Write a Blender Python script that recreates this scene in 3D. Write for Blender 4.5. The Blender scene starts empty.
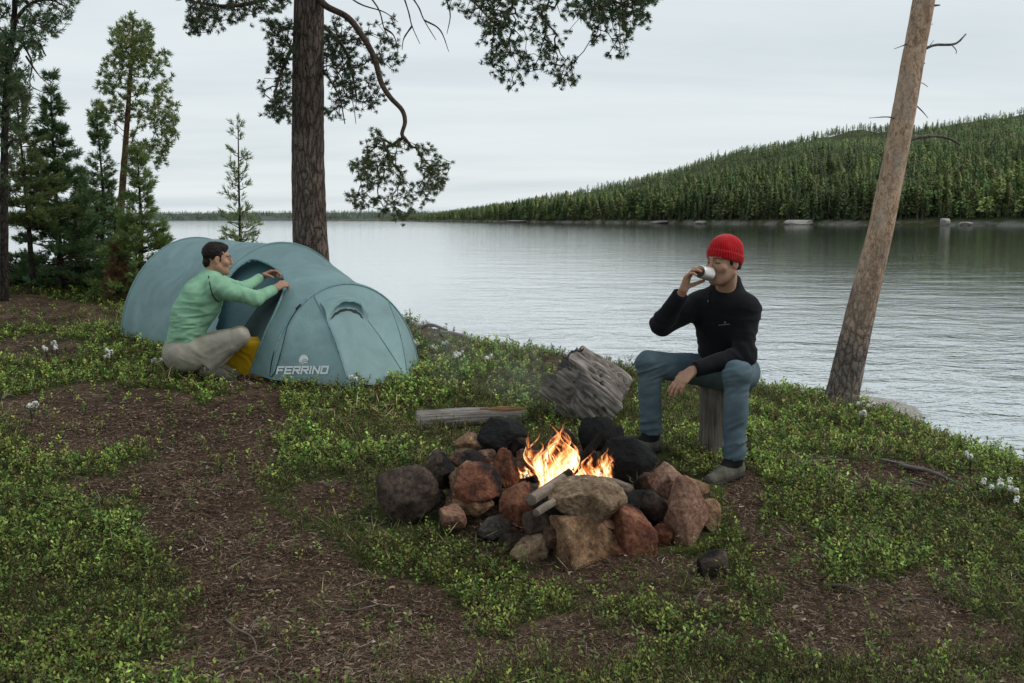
import bpy, math, random
import numpy as np
from math import radians, sin, cos, pi, sqrt

SC = bpy.context.scene
COL = SC.collection
RNG = np.random.default_rng(7)
random.seed(7)

# ------------------------------------------------------------------ camera
FPX = 35.0 / 36.0 * 1024
EYE = np.array([0.0, 0.0, 1.45])
PITCH = math.atan((341.5 - 219.0) / FPX)
CF = np.array([0, cos(PITCH), -sin(PITCH)])
CU = np.array([0, sin(PITCH), cos(PITCH)])
CR = np.array([1.0, 0, 0])

cam_data = bpy.data.cameras.new('camera')
cam_data.lens = 35; cam_data.sensor_width = 36
cam_data.clip_start = 0.05; cam_data.clip_end = 9000
cam = bpy.data.objects.new('camera', cam_data)
cam.location = EYE; cam.rotation_euler = (pi / 2 - PITCH, 0, 0)
COL.objects.link(cam); SC.camera = cam

def P(px, py, Y):
    d = CF + CR * ((px - 512) / FPX) + CU * ((341.5 - py) / FPX)
    return EYE + d * (Y / d[1])

def proj(V):
    V = np.atleast_2d(V) - EYE
    z = V @ CF
    return np.stack([512 + FPX * (V @ CR) / z, 341.5 - FPX * (V @ CU) / z], 1)

# ------------------------------------------------------------------ noise
def _hash(ix, iy, iz, seed):
    h = (ix * 374761393 + iy * 668265263 + iz * 2147483647 + seed * 1274126177) & 0xFFFFFFFF
    h = ((h ^ (h >> 13)) * 1274126177) & 0xFFFFFFFF
    h = h ^ (h >> 16)
    return (h & 0xFFFFFF) / float(0xFFFFFF)

def vnoise(p, seed=0):
    p = np.asarray(p, float)
    i = np.floor(p).astype(np.int64); f = p - i
    f = f * f * (3 - 2 * f)
    r = 0
    for dx in (0, 1):
        for dy in (0, 1):
            for dz in (0, 1):
                w = (f[:, 0] if dx else 1 - f[:, 0]) * (f[:, 1] if dy else 1 - f[:, 1]) * (f[:, 2] if dz else 1 - f[:, 2])
                r = r + w * _hash(i[:, 0] + dx, i[:, 1] + dy, i[:, 2] + dz, seed)
    return r * 2 - 1

def fbm(p, oct=4, seed=0, lac=2.03, gain=0.5):
    p = np.asarray(p, float); r = 0; a = 1; s = 0
    for o in range(oct):
        r = r + a * vnoise(p * lac ** o + 13.7 * o, seed + o); s += a; a *= gain
    return r / s

def n2(x, y, sc, seed=0, oct=4):
    x = np.asarray(x, float).ravel(); y = np.asarray(y, float).ravel()
    return fbm(np.stack([x * sc, y * sc, np.full_like(x, 0.37 + seed)], 1), oct, seed)

def sstep(a, b, x):
    t = np.clip((x - a) / (b - a), 0, 1); return t * t * (3 - 2 * t)

def unit(v):
    v = np.asarray(v, float); return v / (np.linalg.norm(v) + 1e-12)

# ------------------------------------------------------------------ mesh helpers
WLOC = {}

def make_mesh(name, V, F, mat, smooth=True, cols=None, attrs=None, midx=None):
    V = np.asarray(V, np.float32)
    me = bpy.data.meshes.new(name)
    Fs = F if isinstance(F, list) else [F]
    Fs = [np.asarray(f, np.int32) for f in Fs if len(f)]
    me.vertices.add(len(V)); me.vertices.foreach_set('co', V.ravel())
    loops = np.concatenate([f.ravel() for f in Fs])
    tot = np.concatenate([np.full(len(f), f.shape[1], np.int32) for f in Fs])
    start = np.concatenate([[0], np.cumsum(tot)[:-1]]).astype(np.int32)
    me.loops.add(len(loops)); me.loops.foreach_set('vertex_index', loops)
    me.polygons.add(len(tot)); me.polygons.foreach_set('loop_start', start); me.polygons.foreach_set('loop_total', tot)
    me.polygons.foreach_set('use_smooth', np.full(len(tot), smooth))
    if cols is not None:
        c = np.ones((len(V), 4), np.float32); c[:, :3] = np.asarray(cols)[:, :3]
        a = me.color_attributes.new('tint', 'FLOAT_COLOR', 'POINT'); a.data.foreach_set('color', c.ravel())
    for k, v in (attrs or {}).items():
        a = me.attributes.new(k, 'FLOAT', 'POINT'); a.data.foreach_set('value', np.asarray(v, np.float32))
    me.update(calc_edges=True); me.validate()
    if mat is not None:
        for mm in (mat if isinstance(mat, (list, tuple)) else [mat]): me.materials.append(mm)
    if midx is not None: me.polygons.foreach_set('material_index', np.asarray(midx, np.int32))
    return me

def obj(name, V, F, mat, parent=None, loc=None, **kw):
    """One mesh object. V is in world coordinates; the origin goes to the parent's place (or loc)."""
    if parent is not None:
        o0 = WLOC[parent.name]
    else:
        o0 = np.asarray(loc if loc is not None else (0, 0, 0), float)
    me = make_mesh(name, np.asarray(V) - o0, F, mat, **kw)
    o = bpy.data.objects.new(name, me); COL.objects.link(o)
    if parent is not None: o.parent = parent
    else: o.location = o0
    WLOC[o.name] = o0
    return o

def tag(o, label=None, cat=None, group=None, kind=None):
    if label: o['label'] = label
    if cat: o['category'] = cat
    if group: o['group'] = group
    if kind: o['kind'] = kind
    return o

def thing(name, loc, label, cat, group=None):
    o = bpy.data.objects.new(name, None); COL.objects.link(o)
    o.location = loc; o.empty_display_size = 0.1
    WLOC[o.name] = np.asarray(loc, float)
    return tag(o, label, cat, group)

class MB:
    """collects quads / tris"""
    def __init__(s): s.V = []; s.Q = []; s.T = []; s.C = []; s.n = 0
    def add(s, V, Q=None, T=None, col=None):
        V = np.asarray(V, float)
        if Q is not None and len(Q): s.Q.append(np.asarray(Q) + s.n)
        if T is not None and len(T): s.T.append(np.asarray(T) + s.n)
        s.V.append(V); s.n += len(V)
        c = np.ones((len(V), 3)) if col is None else np.broadcast_to(np.asarray(col, float), (len(V), 3))
        s.C.append(c)
    def arrays(s):
        F = []
        if s.Q: F.append(np.concatenate(s.Q))
        if s.T: F.append(np.concatenate(s.T))
        return np.concatenate(s.V), F, np.concatenate(s.C)
    def build(s, name, mat, parent=None, **kw):
        V, F, C = s.arrays()
        return obj(name, V, F, mat, parent, cols=C, **kw)

def smooth_path(pts, n):
    """Catmull-Rom resample of a polyline (k,d)"""
    pts = np.asarray(pts, float)
    if len(pts) < 3:
        t = np.linspace(0, 1, n)[:, None]; return pts[0] * (1 - t) + pts[-1] * t
    k = len(pts); e = np.vstack([2 * pts[0] - pts[1], pts, 2 * pts[-1] - pts[-2]])
    u = np.linspace(0, k - 1 - 1e-9, n); i = u.astype(int); t = (u - i)[:, None]
    p0, p1, p2, p3 = e[i], e[i + 1], e[i + 2], e[i + 3]
    return 0.5 * ((2 * p1) + (-p0 + p2) * t + (2 * p0 - 5 * p1 + 4 * p2 - p3) * t ** 2 + (-p0 + 3 * p1 - 3 * p2 + p3) * t ** 3)

def tube(pts, r, seg=8, cap=True, noise=0.0, nscale=6.0, seed=0):
    """tube along pts (n,3) with radii r; returns V,Q,T"""
    pts = np.asarray(pts, float); n = len(pts)
    r = np.broadcast_to(np.asarray(r, float), (n,))
    tan = np.gradient(pts, axis=0); tan /= np.linalg.norm(tan, axis=1)[:, None] + 1e-12
    ref = np.array([0, 0, 1.0]) if abs(tan[0, 2]) < 0.9 else np.array([1.0, 0, 0])
    a = np.cross(tan[0], ref); a /= np.linalg.norm(a)
    A = np.zeros((n, 3)); A[0] = a
    for i in range(1, n):
        a = A[i - 1] - tan[i] * (A[i - 1] @ tan[i]); A[i] = a / (np.linalg.norm(a) + 1e-12)
    B = np.cross(tan, A)
    th = np.arange(seg) * 2 * pi / seg
    D = A[:, None, :] * np.cos(th)[None, :, None] + B[:, None, :] * np.sin(th)[None, :, None]
    V = pts[:, None, :] + D * r[:, None, None]
    if noise:
        f = fbm(V.reshape(-1, 3) * nscale, 3, seed).reshape(n, seg, 1)
        V = V + D * f * noise * r[:, None, None]
    V = V.reshape(-1, 3)
    i = np.arange(n - 1)[:, None] * seg; j = np.arange(seg)[None, :]; j2 = (j + 1) % seg
    Q = np.stack([i + j, i + j2, i + seg + j2, i + seg + j], -1).reshape(-1, 4)
    T = None
    if cap:
        V = np.vstack([V, pts[0], pts[-1]]); c0 = n * seg; c1 = c0 + 1; jj = np.arange(seg); jn = (jj + 1) % seg
        T = np.vstack([np.stack([jn, jj, np.full(seg, c0)], 1), np.stack([(n - 1) * seg + jj, (n - 1) * seg + jn, np.full(seg, c1)], 1)])
    return V, Q, T

def grid_faces(nu, nv, wrap_v=False):
    i = np.arange(nu - 1)[:, None]; j = np.arange(nv if wrap_v else nv - 1)[None, :]
    j2 = (j + 1) % nv
    return np.stack([i * nv + j, (i + 1) * nv + j, (i + 1) * nv + j2, i * nv + j2], -1).reshape(-1, 4)

# ------------------------------------------------------------------ materials
class N:
    def __init__(s, name):
        s.m = bpy.data.materials.new(name); s.m.use_nodes = True
        s.t = s.m.node_tree; s.t.nodes.clear()
        s.out = s.t.nodes.new('ShaderNodeOutputMaterial')
        s.b = s.t.nodes.new('ShaderNodeBsdfPrincipled'); s.link(s.b.outputs[0], s.out.inputs[0])
    def link(s, a, b): s.t.links.new(a, b)
    def node(s, ty, **kw):
        n = s.t.nodes.new(ty)
        for k, v in kw.items(): setattr(n, k, v)
        return n
    def setin(s, n, k, v):
        if hasattr(v, 'is_output') or isinstance(v, bpy.types.NodeSocket): s.link(v, n.inputs[k])
        else: n.inputs[k].default_value = v
    def coord(s, which='Object', scale=(1, 1, 1), rot=(0, 0, 0)):
        tc = s.node('ShaderNodeTexCoord'); mp = s.node('ShaderNodeMapping')
        mp.inputs['Scale'].default_value = scale; mp.inputs['Rotation'].default_value = rot
        s.link(tc.outputs[which], mp.inputs[0]); return mp.outputs[0]
    def noise(s, vec, scale=5, detail=4, rough=0.55, dist=0.0):
        n = s.node('ShaderNodeTexNoise'); s.link(vec, n.inputs['Vector'])
        n.inputs['Scale'].default_value = scale; n.inputs['Detail'].default_value = detail
        n.inputs['Roughness'].default_value = rough; n.inputs['Distortion'].default_value = dist
        return n.outputs['Fac']
    def voro(s, vec, scale=5, feature='DISTANCE_TO_EDGE', rand=1.0):
        n = s.node('ShaderNodeTexVoronoi', feature=feature); s.link(vec, n.inputs['Vector'])
        n.inputs['Scale'].default_value = scale; n.inputs['Randomness'].default_value = rand
        return n.outputs['Distance']
    def ramp(s, fac, stops, interp='LINEAR'):
        n = s.node('ShaderNodeValToRGB'); n.color_ramp.interpolation = interp
        s.link(fac, n.inputs[0]); e = n.color_ramp.elements
        while len(e) < len(stops): e.new(0.5)
        for k, (p, c) in enumerate(stops):
            e[k].position = p
            if not hasattr(c, '__len__'): c = (c, c, c)
            e[k].color = (*c[:3], 1)
        return n.outputs[0]
    def mix(s, fac, a, b, mode='MIX'):
        n = s.node('ShaderNodeMix', data_type='RGBA', blend_type=mode)
        s.setin(n, 0, fac)
        for k, v in ((6, a), (7, b)):
            if isinstance(v, (tuple, list)): n.inputs[k].default_value = (*v[:3], 1)
            else: s.link(v, n.inputs[k])
        return n.outputs[2]
    def math(s, op, a, b=0.0):
        n = s.node('ShaderNodeMath', operation=op); s.setin(n, 0, a); s.setin(n, 1, b); return n.outputs[0]
    def attr(s, name, out='Color'):
        n = s.node('ShaderNodeAttribute', attribute_name=name); return n.outputs[out]
    def rand(s):
        return s.node('ShaderNodeObjectInfo').outputs['Random']
    def bump(s, h, strength=0.5, dist=0.02, prev=None):
        n = s.node('ShaderNodeBump'); n.inputs['Strength'].default_value = strength; n.inputs['Distance'].default_value = dist
        s.link(h, n.inputs['Height'])
        if prev is not None: s.link(prev, n.inputs['Normal'])
        return n.outputs[0]
    def set(s, **kw):
        names = dict(color='Base Color', rough='Roughness', metal='Metallic', normal='Normal', spec='Specular IOR Level', ior='IOR',
                     trans='Transmission Weight', alpha='Alpha', emit='Emission Color', emits='Emission Strength', sss='Subsurface Weight',
                     sheen='Sheen Weight', coat='Coat Weight')
        for k, v in kw.items():
            i = s.b.inputs[names[k]]
            if isinstance(v, bpy.types.NodeSocket): s.link(v, i)
            elif isinstance(v, (tuple, list)): i.default_value = (*v[:3], 1)
            else: i.default_value = v
        return s.m

# ------------------------------------------------------------------ signed-distance modelling (bodies, clothes)
class Vol:
    def __init__(s, lo, hi, h):
        s.lo = np.asarray(lo, float); s.h = h
        s.n = np.ceil((np.asarray(hi) - s.lo) / h).astype(int) + 1
        s.f = np.full(tuple(s.n), 0.3, np.float32)
    def _sub(s, lo, hi):
        a = np.clip(np.floor((np.asarray(lo) - s.lo) / s.h).astype(int), 0, s.n - 1)
        b = np.clip(np.ceil((np.asarray(hi) - s.lo) / s.h).astype(int) + 1, 1, s.n)
        b = np.maximum(b, a + 1)
        sl = tuple(slice(a[i], b[i]) for i in range(3))
        X, Y, Z = np.meshgrid(*[(s.lo[i] + np.arange(a[i], b[i]) * s.h).astype(np.float32) for i in range(3)], indexing='ij')
        return sl, X, Y, Z
    def _mix(s, sl, d, k, op):
        g = s.f[sl]
        if op == 'add':
            if k > 0:
                h = np.maximum(k - np.abs(g - d), 0) / k; s.f[sl] = np.minimum(g, d) - h * h * k * 0.25
            else: s.f[sl] = np.minimum(g, d)
        elif op == 'sub':
            if k > 0:
                h = np.maximum(k - np.abs(g + d), 0) / k; s.f[sl] = np.maximum(g, -d) + h * h * k * 0.25
            else: s.f[sl] = np.maximum(g, -d)
        elif op == 'and': s.f[sl] = np.maximum(g, d)
    def cone(s, a, b, ra, rb, k=0.02, op='add', cut_a=False, cut_b=False, flat=None):
        """flat=(dir, factor): squash the section along dir (world unit vector) by factor"""
        a = np.asarray(a, float); b = np.asarray(b, float); m = max(ra, rb) + k + 3 * s.h
        if flat is not None and flat[1] < 1: m = m / flat[1]
        sl, X, Y, Z = s._sub(np.minimum(a, b) - m, np.maximum(a, b) + m)
        ba = (b - a); L2 = float(ba @ ba) + 1e-12
        px, py, pz = X - a[0], Y - a[1], Z - a[2]
        h = np.clip((px * ba[0] + py * ba[1] + pz * ba[2]) / L2, 0, 1)
        qx, qy, qz = px - h * ba[0], py - h * ba[1], pz - h * ba[2]
        if flat is not None:
            dv, fc = flat; t = qx * dv[0] + qy * dv[1] + qz * dv[2]; t2 = t * (fc - 1)
            qx = qx + t2 * dv[0]; qy = qy + t2 * dv[1]; qz = qz + t2 * dv[2]
        d = np.sqrt(qx * qx + qy * qy + qz * qz) - (ra + (rb - ra) * h)
        L = sqrt(L2)
        if cut_b: d = np.maximum(d, (px * ba[0] + py * ba[1] + pz * ba[2]) / L - L)
        if cut_a: d = np.maximum(d, -(px * ba[0] + py * ba[1] + pz * ba[2]) / L)
        s._mix(sl, d, k, op); return s
    def ell(s, c, r, R=None, k=0.02, op='add'):
        c = np.asarray(c, float); r = np.asarray(r, float)
        R = np.eye(3) if R is None else np.asarray(R)       # columns = local axes in world
        ext = np.sqrt(((R * r[None, :]) ** 2).sum(1)) + k + 3 * s.h
        sl, X, Y, Z = s._sub(c - ext, c + ext)
        x, y, z = X - c[0], Y - c[1], Z - c[2]
        l = [(x * R[0, i] + y * R[1, i] + z * R[2, i]) for i in range(3)]
        k0 = np.sqrt(sum((l[i] / r[i]) ** 2 for i in range(3))); k1 = np.sqrt(sum((l[i] / r[i] ** 2) ** 2 for i in range(3))) + 1e-9
        s._mix(sl, k0 * (k0 - 1) / k1, k, op); return s
    def box(s, c, hs, R=None, rad=0.01, k=0.01, op='add'):
        c = np.asarray(c, float); hs = np.asarray(hs, float); R = np.eye(3) if R is None else np.asarray(R)
        ext = np.abs(R) @ hs + rad + k + 3 * s.h
        sl, X, Y, Z = s._sub(c - ext, c + ext)
        x, y, z = X - c[0], Y - c[1], Z - c[2]
        q = [np.abs(x * R[0, i] + y * R[1, i] + z * R[2, i]) - (hs[i] - rad) for i in range(3)]
        d = np.sqrt(sum(np.maximum(t, 0) ** 2 for t in q)) + np.minimum(np.maximum(np.maximum(q[0], q[1]), q[2]), 0) - rad
        s._mix(sl, d, k, op); return s
    def half(s, p, n):
        """keep the side that n points away from"""
        sl, X, Y, Z = s._sub(s.lo, s.lo + s.h * s.n)
        d = (X - p[0]) * n[0] + (Y - p[1]) * n[1] + (Z - p[2]) * n[2]
        s._mix(sl, d, 0, 'and'); return s
    def chain(s, pts, rs, k=0.02, **kw):
        for i in range(len(pts) - 1): s.cone(pts[i], pts[i + 1], rs[i], rs[i + 1], k=k, **kw)
        return s
    def mesh(s, smooth=1):
        f = s.f; f[0], f[-1] = 0.1, 0.1; f[:, 0], f[:, -1] = 0.1, 0.1; f[:, :, 0], f[:, :, -1] = 0.1, 0.1
        S = f < 0; n = s.n
        c = np.zeros(tuple(n - 1), np.uint8)
        for dx in (0, 1):
            for dy in (0, 1):
                for dz in (0, 1): c += S[dx:n[0] - 1 + dx, dy:n[1] - 1 + dy, dz:n[2] - 1 + dz]
        act = np.argwhere((c > 0) & (c < 8))
        idx = np.full(tuple(n - 1), -1, np.int32); idx[tuple(act.T)] = np.arange(len(act))
        acc = np.zeros((len(act), 3)); cnt = np.zeros(len(act))
        cor = [(dx, dy, dz) for dx in (0, 1) for dy in (0, 1) for dz in (0, 1)]
        vals = {q: f[act[:, 0] + q[0], act[:, 1] + q[1], act[:, 2] + q[2]] for q in cor}
        for q in cor:
            for ax in range(3):
                if q[ax] == 0:
                    w = list(q); w[ax] = 1; w = tuple(w)
                    v0, v1 = vals[q], vals[w]; m = (v0 < 0) != (v1 < 0)
                    t = np.where(m, v0 / (v0 - v1 + 1e-20), 0)
                    p = np.array(q, float)[None, :].repeat(len(act), 0); p[:, ax] = t
                    acc += p * m[:, None]; cnt += m
        V = s.lo + (act + acc / cnt[:, None]) * s.h
        Q = []
        for ax in range(3):
            a1, a2 = (ax + 1) % 3, (ax + 2) % 3
            sl0 = [slice(1, -1)] * 3; sl1 = [slice(1, -1)] * 3
            sl0[ax] = slice(0, -1); sl1[ax] = slice(1, None)
            A = S[tuple(sl0)]; B = S[tuple(sl1)]
            e = np.argwhere(A != B)
            if not len(e): continue
            off = np.array([1, 1, 1]); off[ax] = 0
            g = e + off
            inside = S[tuple(g.T)]
            def cell(d1, d2):
                q = g.copy(); q[:, a1] -= d1; q[:, a2] -= d2; return idx[tuple(q.T)]
            quad = np.stack([cell(1, 1), cell(0, 1), cell(0, 0), cell(1, 0)], 1)
            quad[~inside] = quad[~inside][:, ::-1]
            Q.append(quad)
        Q = np.concatenate(Q); Q = Q[(Q >= 0).all(1)]
        for _ in range(smooth):
            a = np.zeros_like(V); m = np.zeros(len(V))
            for i in range(4):
                np.add.at(a, Q[:, i], V[Q[:, (i + 1) % 4]]); np.add.at(a, Q[:, i], V[Q[:, (i + 3) % 4]]); np.add.at(m, Q[:, i], 2)
            V = V * 0.5 + 0.5 * a / np.maximum(m, 1)[:, None]
        return V, Q

def vnormals(V, Q):
    n = np.cross(V[Q[:, 2]] - V[Q[:, 0]], V[Q[:, 3]] - V[Q[:, 1]]) if Q.shape[1] == 4 else np.cross(V[Q[:, 1]] - V[Q[:, 0]], V[Q[:, 2]] - V[Q[:, 0]])
    r = np.zeros_like(V)
    for i in range(Q.shape[1]): np.add.at(r, Q[:, i], n)
    return r / (np.linalg.norm(r, axis=1)[:, None] + 1e-12)

def frame(f, up=(0, 0, 1)):
    """columns: right, forward, up"""
    f = unit(f); r = unit(np.cross(f, up)); u = np.cross(r, f)
    return np.stack([r, f, u], 1)

def leaf_quads(C, D, U, L, W):
    """C base, D along the leaf, U side; rhombus leaves"""
    return np.stack([C, C + D * (L * .55)[:, None] + U * (W * .5)[:, None], C + D * L[:, None], C + D * (L * .5)[:, None] - U * (W * .5)[:, None]], 1)

_keepout = []
# ================================================================== WORLD / LIGHT
WATER_Z = -0.6
SUN_EL, SUN_AZ = radians(46), radians(92)      # azimuth from +Y towards +X
world = bpy.data.worlds.new('World'); SC.world = world; world.use_nodes = True
wt = world.node_tree; wt.nodes.clear()
wo = wt.nodes.new('ShaderNodeOutputWorld'); bg = wt.nodes.new('ShaderNodeBackground'); wt.links.new(bg.outputs[0], wo.inputs[0])
bg.inputs['Strength'].default_value = 0.1
sky = wt.nodes.new('ShaderNodeTexSky'); sky.sky_type = 'NISHITA'; sky.sun_disc = False
sky.sun_elevation = SUN_EL; sky.sun_rotation = SUN_AZ; sky.air_density = 1.0; sky.dust_density = 3.0
tc = wt.nodes.new('ShaderNodeTexCoord'); sep = wt.nodes.new('ShaderNodeSeparateXYZ'); wt.links.new(tc.outputs['Generated'], sep.inputs[0])
def wmath(op, a, b=0.0):
    n = wt.nodes.new('ShaderNodeMath'); n.operation = op
    for i, v in enumerate((a, b)):
        if isinstance(v, bpy.types.NodeSocket): wt.links.new(v, n.inputs[i])
        else: n.inputs[i].default_value = v
    return n.outputs[0]
zz = wmath('ADD', wmath('MAXIMUM', sep.outputs[2], 0.0), 0.10)
cmb = wt.nodes.new('ShaderNodeCombineXYZ')
wt.links.new(wmath('DIVIDE', sep.outputs[0], zz), cmb.inputs[0]); wt.links.new(wmath('DIVIDE', sep.outputs[1], zz), cmb.inputs[1])
def wnoise(scale, det, sx=1.0, sy=1.0, dist=0.3, off=0.0):
    mp = wt.nodes.new('ShaderNodeMapping'); mp.inputs['Scale'].default_value = (sx, sy, 1); mp.inputs['Location'].default_value = (off, off * .7, 0)
    wt.links.new(cmb.outputs[0], mp.inputs[0])
    n = wt.nodes.new('ShaderNodeTexNoise'); n.inputs['Scale'].default_value = scale; n.inputs['Detail'].default_value = det
    n.inputs['Roughness'].default_value = 0.55; n.inputs['Distortion'].default_value = dist
    wt.links.new(mp.outputs[0], n.inputs['Vector']); return n.outputs['Fac']
def wramp(fac, stops):
    n = wt.nodes.new('ShaderNodeValToRGB'); wt.links.new(fac, n.inputs[0]); e = n.color_ramp.elements
    while len(e) < len(stops): e.new(0.5)
    for k, (p, c) in enumerate(stops): e[k].position = p; e[k].color = (*c, 1)
    return n.outputs[0]
def wmix(fac, a, b, mode='MIX'):
    n = wt.nodes.new('ShaderNodeMix'); n.data_type = 'RGBA'; n.blend_type = mode
    for k, v in ((0, fac), (6, a), (7, b)):
        if isinstance(v, bpy.types.NodeSocket): wt.links.new(v, n.inputs[k])
        elif isinstance(v, (int, float)): n.inputs[k].default_value = v
        else: n.inputs[k].default_value = (*v, 1)
    return n.outputs[2]
# overcast layer: brighter towards the horizon, soft grey streaks
elev = wramp(sep.outputs[2], [(0.0, (0.97, 1.02, 1.03)), (0.14, (0.94, 1.0, 1.02)), (0.32, (0.80, 0.875, 0.905)), (0.6, (0.74, 0.81, 0.85))])
clouds = wramp(wnoise(0.55, 6, 0.5, 1.0), [(0.30, (0.80, 0.835, 0.86)), (0.52, (0.96, 0.975, 0.985)), (0.74, (1.07, 1.06, 1.055))])
streak = wramp(wnoise(0.9, 5, 0.22, 1.0, 0.6, 3.1), [(0.34, (0.93, 0.945, 0.955)), (0.6, (1.0, 1.0, 1.0))])
over = wmix(1.0, wmix(1.0, elev, clouds, 'MULTIPLY'), streak, 'MULTIPLY')
over10 = wmix(1.0, over, (9.0, 9.0, 9.0), 'MULTIPLY')
wt.links.new(wmix(0.93, sky.outputs[0], over10), bg.inputs['Color'])

sun_d = bpy.data.lights.new('sun', 'SUN'); sun_d.energy = 1.7; sun_d.angle = radians(25); sun_d.color = (1.0, 0.96, 0.9)
sun = bpy.data.objects.new('sun', sun_d); COL.objects.link(sun)
sv = np.array([sin(SUN_AZ) * cos(SUN_EL), cos(SUN_AZ) * cos(SUN_EL), sin(SUN_EL)])
from mathutils import Vector
sun.rotation_euler = Vector(sv).to_track_quat('Z', 'Y').to_euler(); sun.location = (0, 0, 20)

SC.view_settings.view_transform = 'Standard'; SC.view_settings.look = 'None'; SC.view_settings.exposure = 0
SC.render.engine = 'CYCLES'; SC.cycles.use_denoising = True
try: SC.cycles.denoiser = 'OPENIMAGEDENOISE'
except Exception: pass
SC.cycles.max_bounces = 6; SC.cycles.diffuse_bounces = 2; SC.cycles.glossy_bounces = 3; SC.cycles.transparent_max_bounces = 24
SC.cycles.sample_clamp_indirect = 4.0; SC.cycles.caustics_reflective = False; SC.cycles.caustics_refractive = False
SC.cycles.use_adaptive_sampling = True; SC.cycles.adaptive_threshold = 0.012

# ================================================================== TERRAIN
_cp = []
def cpt(px, py, Y): _cp.append(P(px, py, Y))
for a in [(0, 683, 2.95), (512, 683, 2.95), (1024, 683, 3.0), (0, 600, 3.7), (250, 600, 3.75), (1024, 590, 4.0),
          (560, 585, 3.95), (430, 520, 4.6), (700, 545, 4.3), (725, 484, 5.2), (650, 447, 5.65), (712, 455, 5.8), (800, 480, 5.5),
          (900, 500, 5.4), (1024, 465, 6.3), (1000, 448, 6.8), (850, 405, 8.3), (757, 392, 8.3), (690, 385, 8.2), (620, 372, 8.0), (900, 440, 7.0),
          (560, 354, 8.4), (590, 425, 6.4), (470, 430, 6.3), (430, 330, 10.2), (400, 322, 10.9), (470, 345, 9.5), (440, 370, 8.6),
          (255, 384, 7.5), (350, 387, 7.4), (412, 377, 7.8), (122, 337, 9.7), (215, 381, 7.45),
          (60, 291, 14), (0, 288, 14), (110, 292, 14), (0, 330, 10.5), (60, 380, 7.8), (80, 405, 6.9), (60, 450, 5.8), (0, 420, 6.3), (230, 455, 5.7), (330, 450, 5.8), (0, 500, 4.9), (200, 520, 4.6)]:
    cpt(*a)
for a in [(-6, 1, .0), (6, 1, -.15), (0, 0, -.05), (0, -6, -.1), (-8, 6, .3), (-14, 10, .4), (-8, 20, .12), (-12, 24, .1), (-3.7, 13, .3), (-2.0, 10.3, .32), (-6.5, 17, .3), (-20, 20, .3), (9, -4, -.3), (-9, -6, 0), (5, 4, -.2)]:
    _cp.append(np.array(a, float))
CP = np.array(_cp)
def _tps_fit(X, z, lam=2e-3):
    n = len(X); d = np.linalg.norm(X[:, None] - X[None], axis=2)
    K = np.where(d > 0, d * d * np.log(d + 1e-9), 0) + lam * n * np.eye(n)
    Pm = np.hstack([np.ones((n, 1)), X]); A = np.block([[K, Pm], [Pm.T, np.zeros((3, 3))]])
    return np.linalg.solve(A, np.concatenate([z, np.zeros(3)]))
_tw = _tps_fit(CP[:, :2], CP[:, 2])
def h_tps(x, y):
    X = np.stack([x, y], 1); out = np.zeros(len(X))
    for s in range(0, len(X), 20000):
        q = X[s:s + 20000]; d = np.linalg.norm(q[:, None] - CP[None, :, :2], axis=2)
        out[s:s + 20000] = np.where(d > 0, d * d * np.log(d + 1e-9), 0) @ _tw[:-3] + _tw[-3] + q @ _tw[-2:]
    return out
EDGE = np.array([[3.30, 6.4], [3.26, 7.2], [3.14, 8.0], [2.98, 8.65], [2.5, 8.75], [2.1, 8.6], [1.5, 8.5], [1.06, 8.4], [0.42, 8.75], [0.1, 9.3],
                 [-.42, 10.0], [-.87, 10.7], [-1.3, 11.3], [-2.2, 12.6], [-3.2, 14.0], [-4.6, 16.6], [-6.6, 21.5], [-12, 24.5], [-22, 26], [-45, 28],
                 [-45, -20], [12, -20], [8, -6], [5.4, 1], [4.3, 4.0], [3.6, 5.5]])
def edge_dist(x, y):
    """>0 outside the land outline"""
    p = np.stack([x, y], 1); A = EDGE; B = np.roll(EDGE, -1, 0); best = np.full(len(p), 1e9); ins = np.zeros(len(p), bool)
    for a, b in zip(A, B):
        ab = b - a; t = np.clip(((p - a) @ ab) / (ab @ ab), 0, 1); best = np.minimum(best, np.linalg.norm(p - a - t[:, None] * ab, axis=1))
        c = ((a[1] > p[:, 1]) != (b[1] > p[:, 1])) & (p[:, 0] < (b[0] - a[0]) * (p[:, 1] - a[1]) / (b[1] - a[1] + 1e-12) + a[0])
        ins ^= c
    return np.where(ins, -best, best)
def h_base(x, y):
    x = np.atleast_1d(np.asarray(x, float)); y = np.atleast_1d(np.asarray(y, float))
    d = edge_dist(x, y) + 0.10 * n2(x, y, 1.3, 5, 2)
    z = np.clip(h_tps(x, y), -0.45, 1.2)
    dp = np.maximum(d, 0)
    return z - 0.75 * dp * dp / (dp + 0.35) - 0.05 * sstep(-0.5, 0, d)
def h_ground(x, y):
    x = np.atleast_1d(np.asarray(x, float)); y = np.atleast_1d(np.asarray(y, float))
    return np.maximum(h_base(x, y) + 0.030 * n2(x, y, 1.7, 1, 3) + 0.016 * n2(x, y, 5.5, 2, 3) + 0.006 * n2(x, y, 19, 3, 2), -3.0)
def hz(x, y): return float(h_ground([x], [y])[0])
def G(px, py):
    d = CF + CR * ((px - 512) / FPX) + CU * ((341.5 - py) / FPX); d = d / d[1]
    t = np.concatenate([np.linspace(1.5, 12, 1400), np.linspace(12.02, 40, 500)])
    q = EYE + d * t[:, None]; below = np.nonzero(q[:, 2] < h_base(q[:, 0], q[:, 1]))[0]
    i = below[0] if len(below) else len(t) - 1
    return np.array([q[i, 0], q[i, 1], hz(q[i, 0], q[i, 1])])

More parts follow.
